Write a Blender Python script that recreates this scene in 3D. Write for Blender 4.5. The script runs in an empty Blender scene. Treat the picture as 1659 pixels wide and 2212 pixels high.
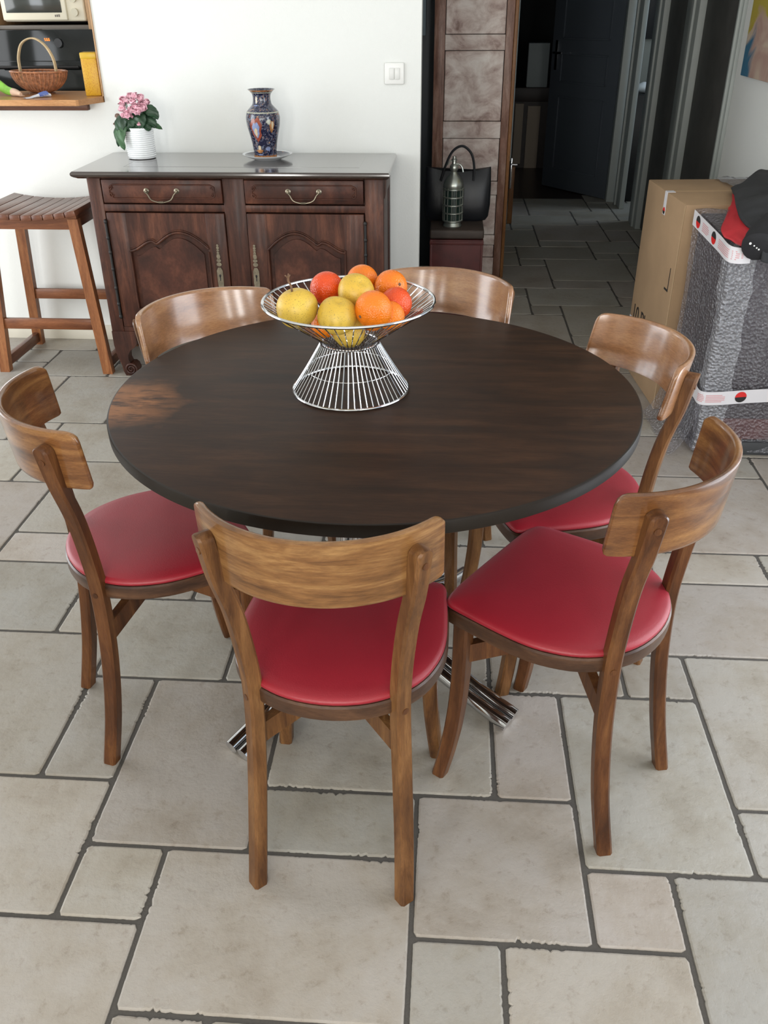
import bpy, bmesh, math, random
from mathutils import Vector, Matrix, noise
random.seed(7)
scene = bpy.context.scene
COL = scene.collection
PI = math.pi

# ------------------------------------------------------------------ helpers
def new_bm(): return bmesh.new()

def obj(name, bm, m, parent=None, smooth=True, angle=35, loc=None):
    me = bpy.data.meshes.new(name)
    bmesh.ops.remove_doubles(bm, verts=bm.verts, dist=1e-6)
    bmesh.ops.recalc_face_normals(bm, faces=bm.faces)
    bm.to_mesh(me); bm.free()
    if smooth:
        for p in me.polygons: p.use_smooth = True
        try: me.set_sharp_from_angle(angle=math.radians(angle))
        except Exception: pass
    mats = m if isinstance(m, (list, tuple)) else [m]
    for k in mats: me.materials.append(k)
    o = bpy.data.objects.new(name, me); COL.objects.link(o)
    if parent: o.parent = parent
    if loc is not None: o.location = loc
    return o

def tag(o, label=None, cat=None, group=None, kind=None):
    if label: o['label'] = label
    if cat: o['category'] = cat
    if group: o['group'] = group
    if kind: o['kind'] = kind
    return o

def thing(name, label, cat, loc=(0,0,0), rotz=0, group=None):
    o = bpy.data.objects.new(name, None); COL.objects.link(o)
    o.empty_display_size = .05
    o.location = loc; o.rotation_euler = (0,0,rotz)
    return tag(o, label, cat, group)

def struct(name, bm, m, **k):
    return tag(obj(name, bm, m, **k), kind='structure')

def box(bm, x0, x1, y0, y1, z0, z1, bev=0, seg=2, mi=0, M=None):
    vs = [bm.verts.new(p) for p in ((x0,y0,z0),(x1,y0,z0),(x1,y1,z0),(x0,y1,z0),(x0,y0,z1),(x1,y0,z1),(x1,y1,z1),(x0,y1,z1))]
    fs = [bm.faces.new([vs[i] for i in f]) for f in ((0,3,2,1),(4,5,6,7),(0,1,5,4),(1,2,6,5),(2,3,7,6),(3,0,4,7))]
    for f in fs: f.material_index = mi
    nv = set(vs)
    if bev > 0:
        es = list({e for f in fs for e in f.edges})
        r = bmesh.ops.bevel(bm, geom=es, offset=bev, segments=seg, affect='EDGES', profile=.5)
        nv = {v for f in r['faces'] for v in f.verts} | {v for v in vs if v.is_valid}
        for f in r['faces']: f.material_index = mi
        for v in list(nv):
            for f in v.link_faces:
                for w in f.verts: nv.add(w)
    if M is not None:
        for v in nv: v.co = M @ v.co
    return nv

def frames(pts, closed=False):
    n = len(pts); T = []
    for i in range(n):
        if closed: a, b = pts[i-1], pts[(i+1) % n]
        else: a, b = pts[max(i-1,0)], pts[min(i+1,n-1)]
        T.append((b-a).normalized())
    up = Vector((0,0,1)) if abs(T[0].z) < .9 else Vector((1,0,0))
    N = (up - T[0]*up.dot(T[0])).normalized(); out = []
    for t in T:
        N = (N - t*N.dot(t))
        N = N.normalized() if N.length > 1e-6 else t.orthogonal().normalized()
        out.append((t, N, t.cross(N)))
    return out

def tube(bm, pts, r, seg=10, closed=False, caps=True, mi=0, flat=1.0):
    pts = [Vector(p) for p in pts]
    fr = frames(pts, closed); rings = []
    for i, (p, (t, N, B)) in enumerate(zip(pts, fr)):
        rr = r[i] if isinstance(r, (list, tuple)) else r
        rings.append([bm.verts.new(p + (N*math.cos(2*PI*k/seg) + B*math.sin(2*PI*k/seg)*flat)*rr) for k in range(seg)])
    m = len(rings)
    for i in range(m if closed else m-1):
        a, b = rings[i], rings[(i+1) % m]
        for k in range(seg):
            f = bm.faces.new((a[k], a[(k+1)%seg], b[(k+1)%seg], b[k])); f.material_index = mi
    if not closed and caps:
        bm.faces.new(rings[0][::-1]).material_index = mi
        bm.faces.new(rings[-1]).material_index = mi

def loft(bm, rings, closed_ring=True, caps=True, mi=0):
    R = [[bm.verts.new(p) for p in r] for r in rings]
    n = len(R[0])
    for a, b in zip(R, R[1:]):
        for k in range(n if closed_ring else n-1):
            f = bm.faces.new((a[k], a[(k+1)%n], b[(k+1)%n], b[k])); f.material_index = mi
    if caps:
        for r in (R[0][::-1], R[-1]):
            try: bm.faces.new(r).material_index = mi
            except Exception: pass
    return R

def lathe(bm, prof, seg=40, c=(0,0,0), mi=0, sx=1, sy=1):
    R = []
    for r, z in prof:
        if r < 1e-5: R.append([bm.verts.new((c[0], c[1], c[2]+z))])
        else: R.append([bm.verts.new((c[0]+sx*r*math.cos(2*PI*k/seg), c[1]+sy*r*math.sin(2*PI*k/seg), c[2]+z)) for k in range(seg)])
    for a, b in zip(R, R[1:]):
        for k in range(seg):
            k2 = (k+1) % seg
            if len(a) == 1 and len(b) == 1: continue
            if len(a) == 1: f = bm.faces.new((a[0], b[k2], b[k]))
            elif len(b) == 1: f = bm.faces.new((a[k], a[k2], b[0]))
            else: f = bm.faces.new((a[k], a[k2], b[k2], b[k]))
            f.material_index = mi

def prism(bm, outline, z0, z1, mi=0, axis='z'):
    def P(p, z):
        return (p[0], p[1], z) if axis == 'z' else ((p[0], z, p[1]) if axis == 'y' else (z, p[0], p[1]))
    a = [bm.verts.new(P(p, z0)) for p in outline]; b = [bm.verts.new(P(p, z1)) for p in outline]
    n = len(a)
    fs = [bm.faces.new(a[::-1]), bm.faces.new(b)] + [bm.faces.new((a[k], a[(k+1)%n], b[(k+1)%n], b[k])) for k in range(n)]
    for f in fs: f.material_index = mi
    return fs

def spline(pts, n=8):
    pts = [Vector(p) for p in pts]; out = []
    P = [pts[0]*2-pts[1]] + pts + [pts[-1]*2-pts[-2]]
    for i in range(1, len(P)-2):
        p0, p1, p2, p3 = P[i-1:i+3]
        for k in range(n):
            t = k/n
            out.append(.5*((2*p1) + (p2-p0)*t + (2*p0-5*p1+4*p2-p3)*t*t + (3*p1-p0-3*p2+p3)*t**3))
    out.append(pts[-1]); return out

def sphere(bm, c, r, seg=16, rings=10, sx=1, sy=1, sz=1, mi=0):
    prof = [(r*math.sin(PI*i/rings), -r*math.cos(PI*i/rings)*sz) for i in range(rings+1)]
    prof[0] = (0, prof[0][1]); prof[-1] = (0, prof[-1][1])
    lathe(bm, prof, seg, c, mi, sx, sy)

# ------------------------------------------------------------------ materials
def mat(name):
    m = bpy.data.materials.new(name); m.use_nodes = True
    nt = m.node_tree; b = nt.nodes['Principled BSDF']
    return m, nt, b
def N(nt, t, **k):
    n = nt.nodes.new(t)
    for a, v in k.items():
        if hasattr(n, a): setattr(n, a, v)
        else: n.inputs[a.replace('_', ' ')].default_value = v
    return n
def L(nt, a, b): nt.links.new(a, b)
def ramp(nt, stops):
    r = nt.nodes.new('ShaderNodeValToRGB'); e = r.color_ramp.elements
    e[0].position, e[0].color = stops[0][0], (*stops[0][1], 1)
    e[1].position, e[1].color = stops[-1][0], (*stops[-1][1], 1)
    for p, c in stops[1:-1]:
        x = e.new(p); x.color = (*c, 1)
    return r
def plain(name, c, rough=.5, metal=0, spec=.5, coat=0, bump=0, bscale=200, var=0, vscale=8):
    m, nt, b = mat(name)
    b.inputs['Base Color'].default_value = (*c, 1); b.inputs['Roughness'].default_value = rough
    b.inputs['Metallic'].default_value = metal; b.inputs['Specular IOR Level'].default_value = spec
    b.inputs['Coat Weight'].default_value = coat; b.inputs['Coat Roughness'].default_value = .12
    tc = N(nt, 'ShaderNodeTexCoord')
    if bump:
        n = N(nt, 'ShaderNodeTexNoise', Scale=bscale, Detail=3.0); L(nt, tc.outputs['Object'], n.inputs['Vector'])
        bp = N(nt, 'ShaderNodeBump', Strength=bump, Distance=.002); L(nt, n.outputs['Fac'], bp.inputs['Height']); L(nt, bp.outputs['Normal'], b.inputs['Normal'])
    if var:
        n = N(nt, 'ShaderNodeTexNoise', Scale=vscale, Detail=4.0); L(nt, tc.outputs['Object'], n.inputs['Vector'])
        r = ramp(nt, [(.3, tuple(x*(1-var) for x in c)), (.7, tuple(min(1, x*(1+var)) for x in c))])
        L(nt, n.outputs['Fac'], r.inputs['Fac']); L(nt, r.outputs['Color'], b.inputs['Base Color'])
    return m
def wood(name, dark, mid, light, stretch=(1,1,12), scale=9, rough=.4, coat=.3, blotch=.35, bump=.12, fine=60, coatrough=.18):
    """grain runs along the axis with the SMALL stretch value"""
    m, nt, b = mat(name)
    tc = N(nt, 'ShaderNodeTexCoord'); oi = N(nt, 'ShaderNodeObjectInfo')
    mp = N(nt, 'ShaderNodeMapping'); mp.inputs['Scale'].default_value = stretch
    ad = N(nt, 'ShaderNodeVectorMath', operation='ADD'); cm = N(nt, 'ShaderNodeCombineXYZ')
    mu = N(nt, 'ShaderNodeMath', operation='MULTIPLY'); mu.inputs[1].default_value = 13.7
    L(nt, oi.outputs['Random'], mu.inputs[0]); L(nt, mu.outputs[0], cm.inputs[0]); L(nt, mu.outputs[0], cm.inputs[1])
    L(nt, tc.outputs['Object'], mp.inputs['Vector']); L(nt, mp.outputs['Vector'], ad.inputs[0]); L(nt, cm.outputs[0], ad.inputs[1])
    n1 = N(nt, 'ShaderNodeTexNoise', Scale=float(scale), Detail=6.0, Roughness=.6, Distortion=.6); L(nt, ad.outputs[0], n1.inputs['Vector'])
    n2 = N(nt, 'ShaderNodeTexNoise', Scale=float(fine), Detail=3.0, Roughness=.7); L(nt, ad.outputs[0], n2.inputs['Vector'])
    n3 = N(nt, 'ShaderNodeTexNoise', Scale=7.0, Detail=3.0); L(nt, tc.outputs['Object'], n3.inputs['Vector'])
    r = ramp(nt, [(.28, dark), (.5, mid), (.72, light)]); L(nt, n1.outputs['Fac'], r.inputs['Fac'])
    mx = N(nt, 'ShaderNodeMixRGB', blend_type='MULTIPLY'); mx.inputs[0].default_value = .55
    r2 = ramp(nt, [(.35, (.55,.5,.45)), (.6, (1,1,1))]); L(nt, n2.outputs['Fac'], r2.inputs['Fac'])
    L(nt, r.outputs['Color'], mx.inputs[1]); L(nt, r2.outputs['Color'], mx.inputs[2])
    m3 = N(nt, 'ShaderNodeMixRGB', blend_type='MULTIPLY'); m3.inputs[0].default_value = blotch
    r3 = ramp(nt, [(.3, (.45,.38,.33)), (.6, (1,1,1))]); L(nt, n3.outputs['Fac'], r3.inputs['Fac'])
    L(nt, mx.outputs['Color'], m3.inputs[1]); L(nt, r3.outputs['Color'], m3.inputs[2])
    L(nt, m3.outputs['Color'], b.inputs['Base Color'])
    b.inputs['Roughness'].default_value = rough; b.inputs['Coat Weight'].default_value = coat; b.inputs['Coat Roughness'].default_value = coatrough
    b.inputs['Specular IOR Level'].default_value = .28
    bp = N(nt, 'ShaderNodeBump', Strength=bump, Distance=.001); L(nt, n2.outputs['Fac'], bp.inputs['Height']); L(nt, bp.outputs['Normal'], b.inputs['Normal'])
    return m

M = {}
M['wall'] = plain('wall_paint', (.80,.81,.78), .85, bump=.25, bscale=160, spec=.2)
M['ceiling'] = plain('ceiling_paint', (.82,.82,.80), .9)
M['grout'] = plain('grout', (.075,.068,.060), .95, bump=.5, bscale=300)
M['chrome'] = plain('chrome', (.66,.67,.69), .10, metal=1)
M['leather'] = None
m, nt, b = mat('red_leather')
tc = N(nt, 'ShaderNodeTexCoord'); v = N(nt, 'ShaderNodeTexNoise', Scale=420.0, Detail=2.0); L(nt, tc.outputs['Object'], v.inputs['Vector'])
bp = N(nt, 'ShaderNodeBump', Strength=.25, Distance=.001); L(nt, v.outputs['Fac'], bp.inputs['Height']); L(nt, bp.outputs['Normal'], b.inputs['Normal'])
n = N(nt, 'ShaderNodeTexNoise', Scale=5.0, Detail=3.0); L(nt, tc.outputs['Object'], n.inputs['Vector'])
r = ramp(nt, [(.3, (.25,.009,.018)), (.7, (.30,.012,.023))]); L(nt, n.outputs['Fac'], r.inputs['Fac']); L(nt, r.outputs['Color'], b.inputs['Base Color'])
b.inputs['Roughness'].default_value = .42; b.inputs['Sheen Weight'].default_value = .12; b.inputs['Sheen Roughness'].default_value = .4
b.inputs['Sheen Tint'].default_value = (1,.6,.75,1)
M['leather'] = m

# floor tiles: every tile carries its own tone in the colour attribute
m, nt, b = mat('stone_tile')
tc = N(nt, 'ShaderNodeTexCoord'); at = N(nt, 'ShaderNodeAttribute', attribute_name='tone')
n1 = N(nt, 'ShaderNodeTexNoise', Scale=5.0, Detail=8.0, Roughness=.62); L(nt, tc.outputs['Object'], n1.inputs['Vector'])
n2 = N(nt, 'ShaderNodeTexNoise', Scale=38.0, Detail=6.0, Roughness=.7); L(nt, tc.outputs['Object'], n2.inputs['Vector'])
n3 = N(nt, 'ShaderNodeTexVoronoi', Scale=55.0); L(nt, tc.outputs['Object'], n3.inputs['Vector'])
r1 = ramp(nt, [(.28, (.70,.64,.56)), (.46, (.90,.87,.82)), (.56, (.97,.96,.95)), (.72, (1.0,1.0,1.0))]); L(nt, n1.outputs['Fac'], r1.inputs['Fac'])
r2 = ramp(nt, [(.32, (.74,.70,.65)), (.44, (.97,.96,.94)), (.8, (1.0,1.0,1.0))]); L(nt, n2.outputs['Fac'], r2.inputs['Fac'])
a1 = N(nt, 'ShaderNodeMixRGB', blend_type='MULTIPLY'); a1.inputs[0].default_value = .9
a2 = N(nt, 'ShaderNodeMixRGB', blend_type='MULTIPLY'); a2.inputs[0].default_value = .8
L(nt, at.outputs['Color'], a1.inputs[1]); L(nt, r1.outputs['Color'], a1.inputs[2]); L(nt, a1.outputs['Color'], a2.inputs[1]); L(nt, r2.outputs['Color'], a2.inputs[2])
L(nt, a2.outputs['Color'], b.inputs['Base Color'])
n4 = N(nt, 'ShaderNodeTexNoise', Scale=14.0, Detail=6.0); L(nt, tc.outputs['Object'], n4.inputs['Vector'])
mm = N(nt, 'ShaderNodeMath', operation='ADD'); L(nt, n4.outputs['Fac'], mm.inputs[0]); L(nt, n2.outputs['Fac'], mm.inputs[1])
bp = N(nt, 'ShaderNodeBump', Strength=.5, Distance=.004); L(nt, mm.outputs[0], bp.inputs['Height']); L(nt, bp.outputs['Normal'], b.inputs['Normal'])
rr = ramp(nt, [(.3, (.38,)*3), (.7, (.55,)*3)]); L(nt, n1.outputs['Fac'], rr.inputs['Fac']); L(nt, rr.outputs['Color'], b.inputs['Roughness'])
b.inputs['Specular IOR Level'].default_value = .45
M['tile'] = m

M['chair'] = wood('oak_chair', (.060,.023,.008), (.150,.065,.021), (.245,.120,.043), (7,7,.7), 5, .42, .12, .45)
M['chair_back'] = wood('oak_back', (.075,.030,.010), (.215,.100,.033), (.37,.205,.078), (2,2,15), 3.2, .34, .5, .35, coatrough=.16, fine=22)
M['chair_back_pale'] = wood('pale_back', (.20,.088,.033), (.34,.160,.066), (.44,.235,.105), (2,2,9), 2.2, .34, 1.0, .35, coatrough=.19, fine=40)
M['chair_dark'] = wood('oak_chair_dark', (.042,.014,.0045), (.105,.038,.012), (.18,.075,.024), (7,7,.7), 5, .38, .20, .45)
for k_ in ('chair_back_pale',): M[k_].node_tree.nodes['Principled BSDF'].inputs['Coat IOR'].default_value = 1.7
M['chair_dark_back'] = wood('oak_dark_back', (.060,.020,.007), (.185,.075,.023), (.34,.165,.055), (2,2,13), 3.2, .30, .8, .4, coatrough=.13)
M['rim'] = wood('seat_rim', (.030,.013,.007), (.075,.034,.017), (.13,.062,.030), (1,1,5), 6, .4, .3, .4)
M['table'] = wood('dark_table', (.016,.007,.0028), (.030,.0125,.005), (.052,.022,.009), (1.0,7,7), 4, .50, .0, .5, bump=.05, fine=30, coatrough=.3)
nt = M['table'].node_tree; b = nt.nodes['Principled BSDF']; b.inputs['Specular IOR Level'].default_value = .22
src = b.inputs['Base Color'].links[0].from_socket
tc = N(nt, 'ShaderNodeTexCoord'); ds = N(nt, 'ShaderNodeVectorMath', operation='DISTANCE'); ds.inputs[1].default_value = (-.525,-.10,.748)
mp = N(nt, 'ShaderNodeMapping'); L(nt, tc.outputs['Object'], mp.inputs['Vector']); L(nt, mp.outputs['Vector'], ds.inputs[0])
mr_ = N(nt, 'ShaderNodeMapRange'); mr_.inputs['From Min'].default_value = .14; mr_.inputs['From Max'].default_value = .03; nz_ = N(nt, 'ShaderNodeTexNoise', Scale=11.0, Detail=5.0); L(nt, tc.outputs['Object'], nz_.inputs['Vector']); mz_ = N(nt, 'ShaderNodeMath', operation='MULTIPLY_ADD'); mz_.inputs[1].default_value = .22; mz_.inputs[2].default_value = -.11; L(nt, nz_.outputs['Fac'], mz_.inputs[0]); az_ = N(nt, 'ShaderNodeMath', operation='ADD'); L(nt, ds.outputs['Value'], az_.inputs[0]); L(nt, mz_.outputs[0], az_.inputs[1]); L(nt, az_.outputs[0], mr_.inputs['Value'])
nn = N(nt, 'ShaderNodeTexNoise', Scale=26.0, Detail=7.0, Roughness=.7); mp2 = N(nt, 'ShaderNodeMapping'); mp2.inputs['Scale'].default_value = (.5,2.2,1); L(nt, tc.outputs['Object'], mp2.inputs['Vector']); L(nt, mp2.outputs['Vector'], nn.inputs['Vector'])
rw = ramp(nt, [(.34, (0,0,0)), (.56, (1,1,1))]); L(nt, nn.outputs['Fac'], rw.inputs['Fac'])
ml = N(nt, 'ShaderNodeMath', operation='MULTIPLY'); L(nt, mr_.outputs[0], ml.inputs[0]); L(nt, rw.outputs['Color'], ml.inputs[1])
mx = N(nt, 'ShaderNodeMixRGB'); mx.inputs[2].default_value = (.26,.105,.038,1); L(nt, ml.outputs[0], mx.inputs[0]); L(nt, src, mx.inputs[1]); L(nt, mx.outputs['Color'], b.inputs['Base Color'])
M['table_edge'] = plain('table_edge', (.012,.008,.005), .45, spec=.25)
M['buffet'] = wood('walnut_buffet', (.022,.007,.004), (.072,.022,.012), (.150,.052,.027), (1.5,5,1), 6, .48, .10, .75)
M['buffet_v'] = wood('walnut_buffet_v', (.022,.007,.004), (.068,.022,.012), (.140,.050,.026), (7,7,.9), 5, .48, .10, .75)
M['buffet_top'] = wood('walnut_top', (.018,.011,.009), (.038,.024,.019), (.062,.040,.032), (1,6,6), 5, .24, .6, .4, bump=.04, coatrough=.10)
M['buffet_top'].node_tree.nodes['Principled BSDF'].inputs['Coat IOR'].default_value = 1.72; M['buffet_top'].node_tree.nodes['Principled BSDF'].inputs['Coat Weight'].default_value = 1
M['stool'] = wood('stool_wood', (.16,.052,.017), (.27,.100,.035), (.36,.155,.060), (8,8,.7), 5, .4, .2, .3)
M['stool_h'] = wood('stool_wood_h', (.12,.038,.014), (.20,.068,.024), (.28,.105,.042), (.8,8,8), 5, .4, .2, .3)
M['stool_slat'] = wood('stool_slat', (.10,.032,.016), (.15,.055,.028), (.20,.078,.040), (8,.8,8), 5, .35, .3, .3)
M['brass'] = plain('old_brass', (.22,.19,.14), .32, metal=.85, var=.25, vscale=60)
M['iron'] = plain('old_iron', (.03,.028,.027), .5, metal=.7)
M['black'] = plain('black', (.008,.008,.009), .4)
M['sill'] = wood('beech_sill', (.36,.155,.050), (.50,.24,.090), (.58,.31,.13), (.8,7,7), 4, .35, .3, .15)
M['sill_dark'] = wood('sill_dark', (.08,.032,.018), (.13,.055,.032), (.18,.080,.048), (.8,7,7), 4, .5, .1, .2)
M['beech'] = wood('beech', (.42,.24,.12), (.55,.34,.18), (.62,.40,.23), (7,7,.8), 4, .4, .2, .1)
M['cream'] = plain('cream_plastic', (.82,.76,.60), .4)
M['cream2'] = plain('cream_plastic_dark', (.62,.57,.43), .4)
M['dglass'] = plain('dark_glass', (.008,.010,.010), .10, spec=.35)
M['mwglass'] = plain('microwave_glass', (.05,.055,.05), .10, spec=.8)
M['greyplastic'] = plain('grey_shelf', (.13,.11,.09), .5)
m, nt, b = mat('display'); b.inputs['Base Color'].default_value = (.02,.01,0,1); b.inputs['Emission Color'].default_value = (1,.25,.03,1); b.inputs['Emission Strength'].default_value = 2.5
M['display'] = m
M['white'] = plain('white_ceramic', (.84,.86,.87), .22, coat=.3)
M['plastic_white'] = plain('switch_white', (.83,.83,.80), .35)
M['plastic_white2'] = plain('switch_rocker', (.74,.74,.71), .3)
M['paint_grey'] = plain('frame_paint', (.40,.43,.41), .5, bump=.1, bscale=90)
M['door_dark'] = plain('anthracite_door', (.085,.098,.115), .42)
M['closet'] = plain('closet_panel', (.10,.097,.090), .6, var=.15)
M['blue_grey'] = plain('blue_grey_paint', (.14,.18,.20), .6)
M['card'] = plain('cardboard', (.33,.215,.120), .8, var=.10, vscale=5, bump=.1, bscale=90)
M['card_edge'] = plain('cardboard_edge', (.42,.29,.165), .85)
M['ink'] = plain('black_ink', (.012,.010,.009), .7)
M['tape'] = plain('white_tape', (.66,.64,.66), .35)
M['tapered'] = plain('tape_red', (.62,.02,.018), .4)
M['tapepink'] = plain('tape_pink', (.62,.32,.33), .5)
M['jacket'] = plain('charcoal_fabric', (.022,.023,.025), .85, bump=.4, bscale=500, var=.2)
M['jacket_black'] = plain('black_fabric', (.010,.010,.012), .8, bump=.4, bscale=500)
M['lining'] = plain('red_lining', (.45,.020,.028), .6, bump=.2, bscale=300)
M['hull'] = plain('wrapped_body', (.060,.048,.052), .5, var=.25, vscale=4)
M['hull_red'] = plain('wrapped_base', (.14,.05,.045), .6, var=.2)
M['trunk'] = plain('trunk_red', (.085,.014,.012), .6, var=.35, vscale=9, bump=.2)
M['trunk_top'] = plain('trunk_top', (.050,.034,.026), .6, var=.4, vscale=9)
M['bag'] = plain('black_leather', (.008,.009,.012), .38, bump=.2, bscale=260)
M['pewter'] = plain('pewter', (.42,.44,.40), .3, metal=.9)
M['green_glass'] = plain('dark_green_glass', (.010,.022,.018), .12, spec=.7)
M['leaf'] = plain('leaf_green', (.018,.055,.024), .42, var=.35, vscale=25)
M['leaf_light'] = plain('leaf_light', (.050,.12,.050), .45, var=.3, vscale=25)
M['pink'] = plain('pink_petal', (.86,.50,.58), .6, var=.2, vscale=60)
M['pink_dry'] = plain('wilted_petal', (.50,.38,.33), .8, var=.2, vscale=60)
M['soil'] = plain('soil', (.03,.022,.016), .95, bump=.6, bscale=90)
M['wicker'] = plain('wicker', (.33,.135,.062), .5, var=.45, vscale=60)
M['wicker_light'] = plain('wicker_handle', (.50,.38,.22), .5, var=.15, vscale=30)
M['leek'] = plain('leek_green', (.22,.50,.06), .5, var=.3, vscale=20)
M['leek_pale'] = plain('leek_root', (.62,.44,.32), .6, var=.2, vscale=20)
M['tubewhite'] = plain('tube_white', (.66,.68,.74), .3)
M['tubeblue'] = plain('tube_blue', (.10,.16,.45), .3)
M['darkwood'] = plain('dark_wood', (.022,.011,.008), .5, var=.3)
M['palewood'] = plain('pale_panel', (.36,.29,.22), .6)
M['orangewood'] = wood('orange_wood', (.16,.065,.022), (.26,.115,.040), (.32,.15,.055), (7,7,.8), 4, .5, .1, .2)
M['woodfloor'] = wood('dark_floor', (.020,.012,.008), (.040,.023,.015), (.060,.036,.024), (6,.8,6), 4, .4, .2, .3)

# antique whitewashed door wood
m, nt, b = mat('limed_wood')
tc = N(nt, 'ShaderNodeTexCoord'); mp = N(nt, 'ShaderNodeMapping'); mp.inputs['Scale'].default_value = (2.6,3,3.4)
L(nt, tc.outputs['Object'], mp.inputs['Vector'])
n1 = N(nt, 'ShaderNodeTexNoise', Scale=3.2, Detail=7.0, Roughness=.65, Distortion=.5); L(nt, mp.outputs['Vector'], n1.inputs['Vector'])
r1 = ramp(nt, [(.28, (.20,.115,.090)), (.42, (.48,.36,.32)), (.56, (.68,.58,.53)), (.74, (.85,.79,.74))]); L(nt, n1.outputs['Fac'], r1.inputs['Fac'])
L(nt, r1.outputs['Color'], b.inputs['Base Color']); b.inputs['Roughness'].default_value = .55
M['limed'] = m
M['limed_frame'] = wood('limed_frame', (.12,.048,.030), (.27,.14,.10), (.44,.29,.23), (6,6,.8), 4, .5, .15, .5)

# abstract painting: yellow above, blue at the lower left, pink patches
m, nt, b = mat('abstract_painting')
tc = N(nt, 'ShaderNodeTexCoord'); sp_ = N(nt, 'ShaderNodeSeparateXYZ'); L(nt, tc.outputs['Object'], sp_.inputs[0])
n1 = N(nt, 'ShaderNodeTexNoise', Scale=6.0, Detail=7.0, Distortion=1.0); L(nt, tc.outputs['Object'], n1.inputs['Vector'])
def mth(op, a, v):
    q = N(nt, 'ShaderNodeMath', operation=op); L(nt, a, q.inputs[0])
    if isinstance(v, float): q.inputs[1].default_value = v
    else: L(nt, v, q.inputs[1])
    return q.outputs[0]
no = mth('MULTIPLY', mth('SUBTRACT', n1.outputs['Fac'], .5), .5)
zz = mth('ADD', sp_.outputs['Z'], no); yy = mth('ADD', sp_.outputs['Y'], no)
def rmp(v, a, b_):
    q = N(nt, 'ShaderNodeMapRange'); q.inputs['From Min'].default_value = a; q.inputs['From Max'].default_value = b_; L(nt, v, q.inputs['Value']); return q.outputs[0]
r1 = ramp(nt, [(.35, (.42,.27,.22)), (.5, (.50,.36,.29)), (.7, (.62,.55,.40))]); L(nt, n1.outputs['Fac'], r1.inputs['Fac'])
m1 = N(nt, 'ShaderNodeMixRGB'); m1.inputs[2].default_value = (.045,.15,.24,1); L(nt, mth('MULTIPLY', rmp(yy, 3.52, 3.60), rmp(zz, 1.34, 1.28)), m1.inputs[0]); L(nt, r1.outputs['Color'], m1.inputs[1])
m2 = N(nt, 'ShaderNodeMixRGB'); m2.inputs[2].default_value = (.42,.33,.05,1); L(nt, rmp(zz, 1.34, 1.38), m2.inputs[0]); L(nt, m1.outputs['Color'], m2.inputs[1])
L(nt, m2.outputs['Color'], b.inputs['Base Color']); b.inputs['Roughness'].default_value = .6
M['painting'] = m

# decorated majolica: navy ground with ochre, russet and pale scroll patches
m, nt, b = mat('majolica')
tc = N(nt, 'ShaderNodeTexCoord')
n1 = N(nt, 'ShaderNodeTexNoise', Scale=42.0, Detail=4.0, Distortion=2.5); L(nt, tc.outputs['Object'], n1.inputs['Vector'])
r1 = ramp(nt, [(.40, (.008,.010,.035)), (.53, (.010,.012,.04)), (.56, (.22,.25,.32)), (.60, (.012,.014,.04)), (.66, (.28,.10,.05)), (.72, (.52,.36,.18))])
L(nt, n1.outputs['Fac'], r1.inputs['Fac']); L(nt, r1.outputs['Color'], b.inputs['Base Color'])
b.inputs['Roughness'].default_value = .12; b.inputs['Coat Weight'].default_value = .6
M['majolica'] = m
M['ochre_band'] = plain('ochre_band', (.40,.17,.055), .2, coat=.4, var=.4, vscale=90)
M['pale_band'] = plain('pale_band', (.42,.42,.33), .2, coat=.4)
M['russet'] = plain('russet_glaze', (.26,.055,.030), .2, coat=.5, var=.3, vscale=80)
M['cream_glaze'] = plain('cream_glaze', (.62,.50,.34), .2, coat=.5)
M['blue_glaze'] = plain('blue_glaze', (.20,.25,.42), .2, coat=.5, var=.3, vscale=80)

def fruit_mat(name, c, c2, bumpk, rough, speck=None):
    m, nt, b = mat(name)
    tc = N(nt, 'ShaderNodeTexCoord')
    n1 = N(nt, 'ShaderNodeTexNoise', Scale=9.0, Detail=3.0); L(nt, tc.outputs['Object'], n1.inputs['Vector'])
    r1 = ramp(nt, [(.3, c), (.7, c2)]); L(nt, n1.outputs['Fac'], r1.inputs['Fac'])
    src = r1.outputs['Color']
    if speck:
        n2 = N(nt, 'ShaderNodeTexNoise', Scale=420.0, Detail=1.0); L(nt, tc.outputs['Object'], n2.inputs['Vector'])
        r2 = ramp(nt, [(.62, (0,0,0)), (.70, (1,1,1))]); L(nt, n2.outputs['Fac'], r2.inputs['Fac'])
        mx = N(nt, 'ShaderNodeMixRGB'); mx.inputs[2].default_value = (*speck, 1)
        L(nt, r2.outputs['Color'], mx.inputs[0]); L(nt, src, mx.inputs[1]); src = mx.outputs['Color']
    L(nt, src, b.inputs['Base Color'])
    b.inputs['Roughness'].default_value = rough
    v = N(nt, 'ShaderNodeTexVoronoi', Scale=330.0); L(nt, tc.outputs['Object'], v.inputs['Vector'])
    bp = N(nt, 'ShaderNodeBump', Strength=bumpk, Distance=.0010); L(nt, v.outputs['Distance'], bp.inputs['Height']); L(nt, bp.outputs['Normal'], b.inputs['Normal'])
    b.inputs['Subsurface Weight'].default_value = .05; b.inputs['Subsurface Radius'].default_value = (.01,.005,.002)
    return m
M['orange'] = fruit_mat('orange_skin', (.80,.17,.006), (.85,.23,.010), .9, .27)
M['blood'] = fruit_mat('blood_orange_skin', (.70,.060,.008), (.75,.10,.010), .9, .27)
M['yellow'] = fruit_mat('yellow_skin', (.60,.36,.030), (.70,.48,.075), .05, .42, (.38,.25,.05))
M['stalk'] = plain('dry_stalk', (.16,.09,.05), .8)

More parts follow.
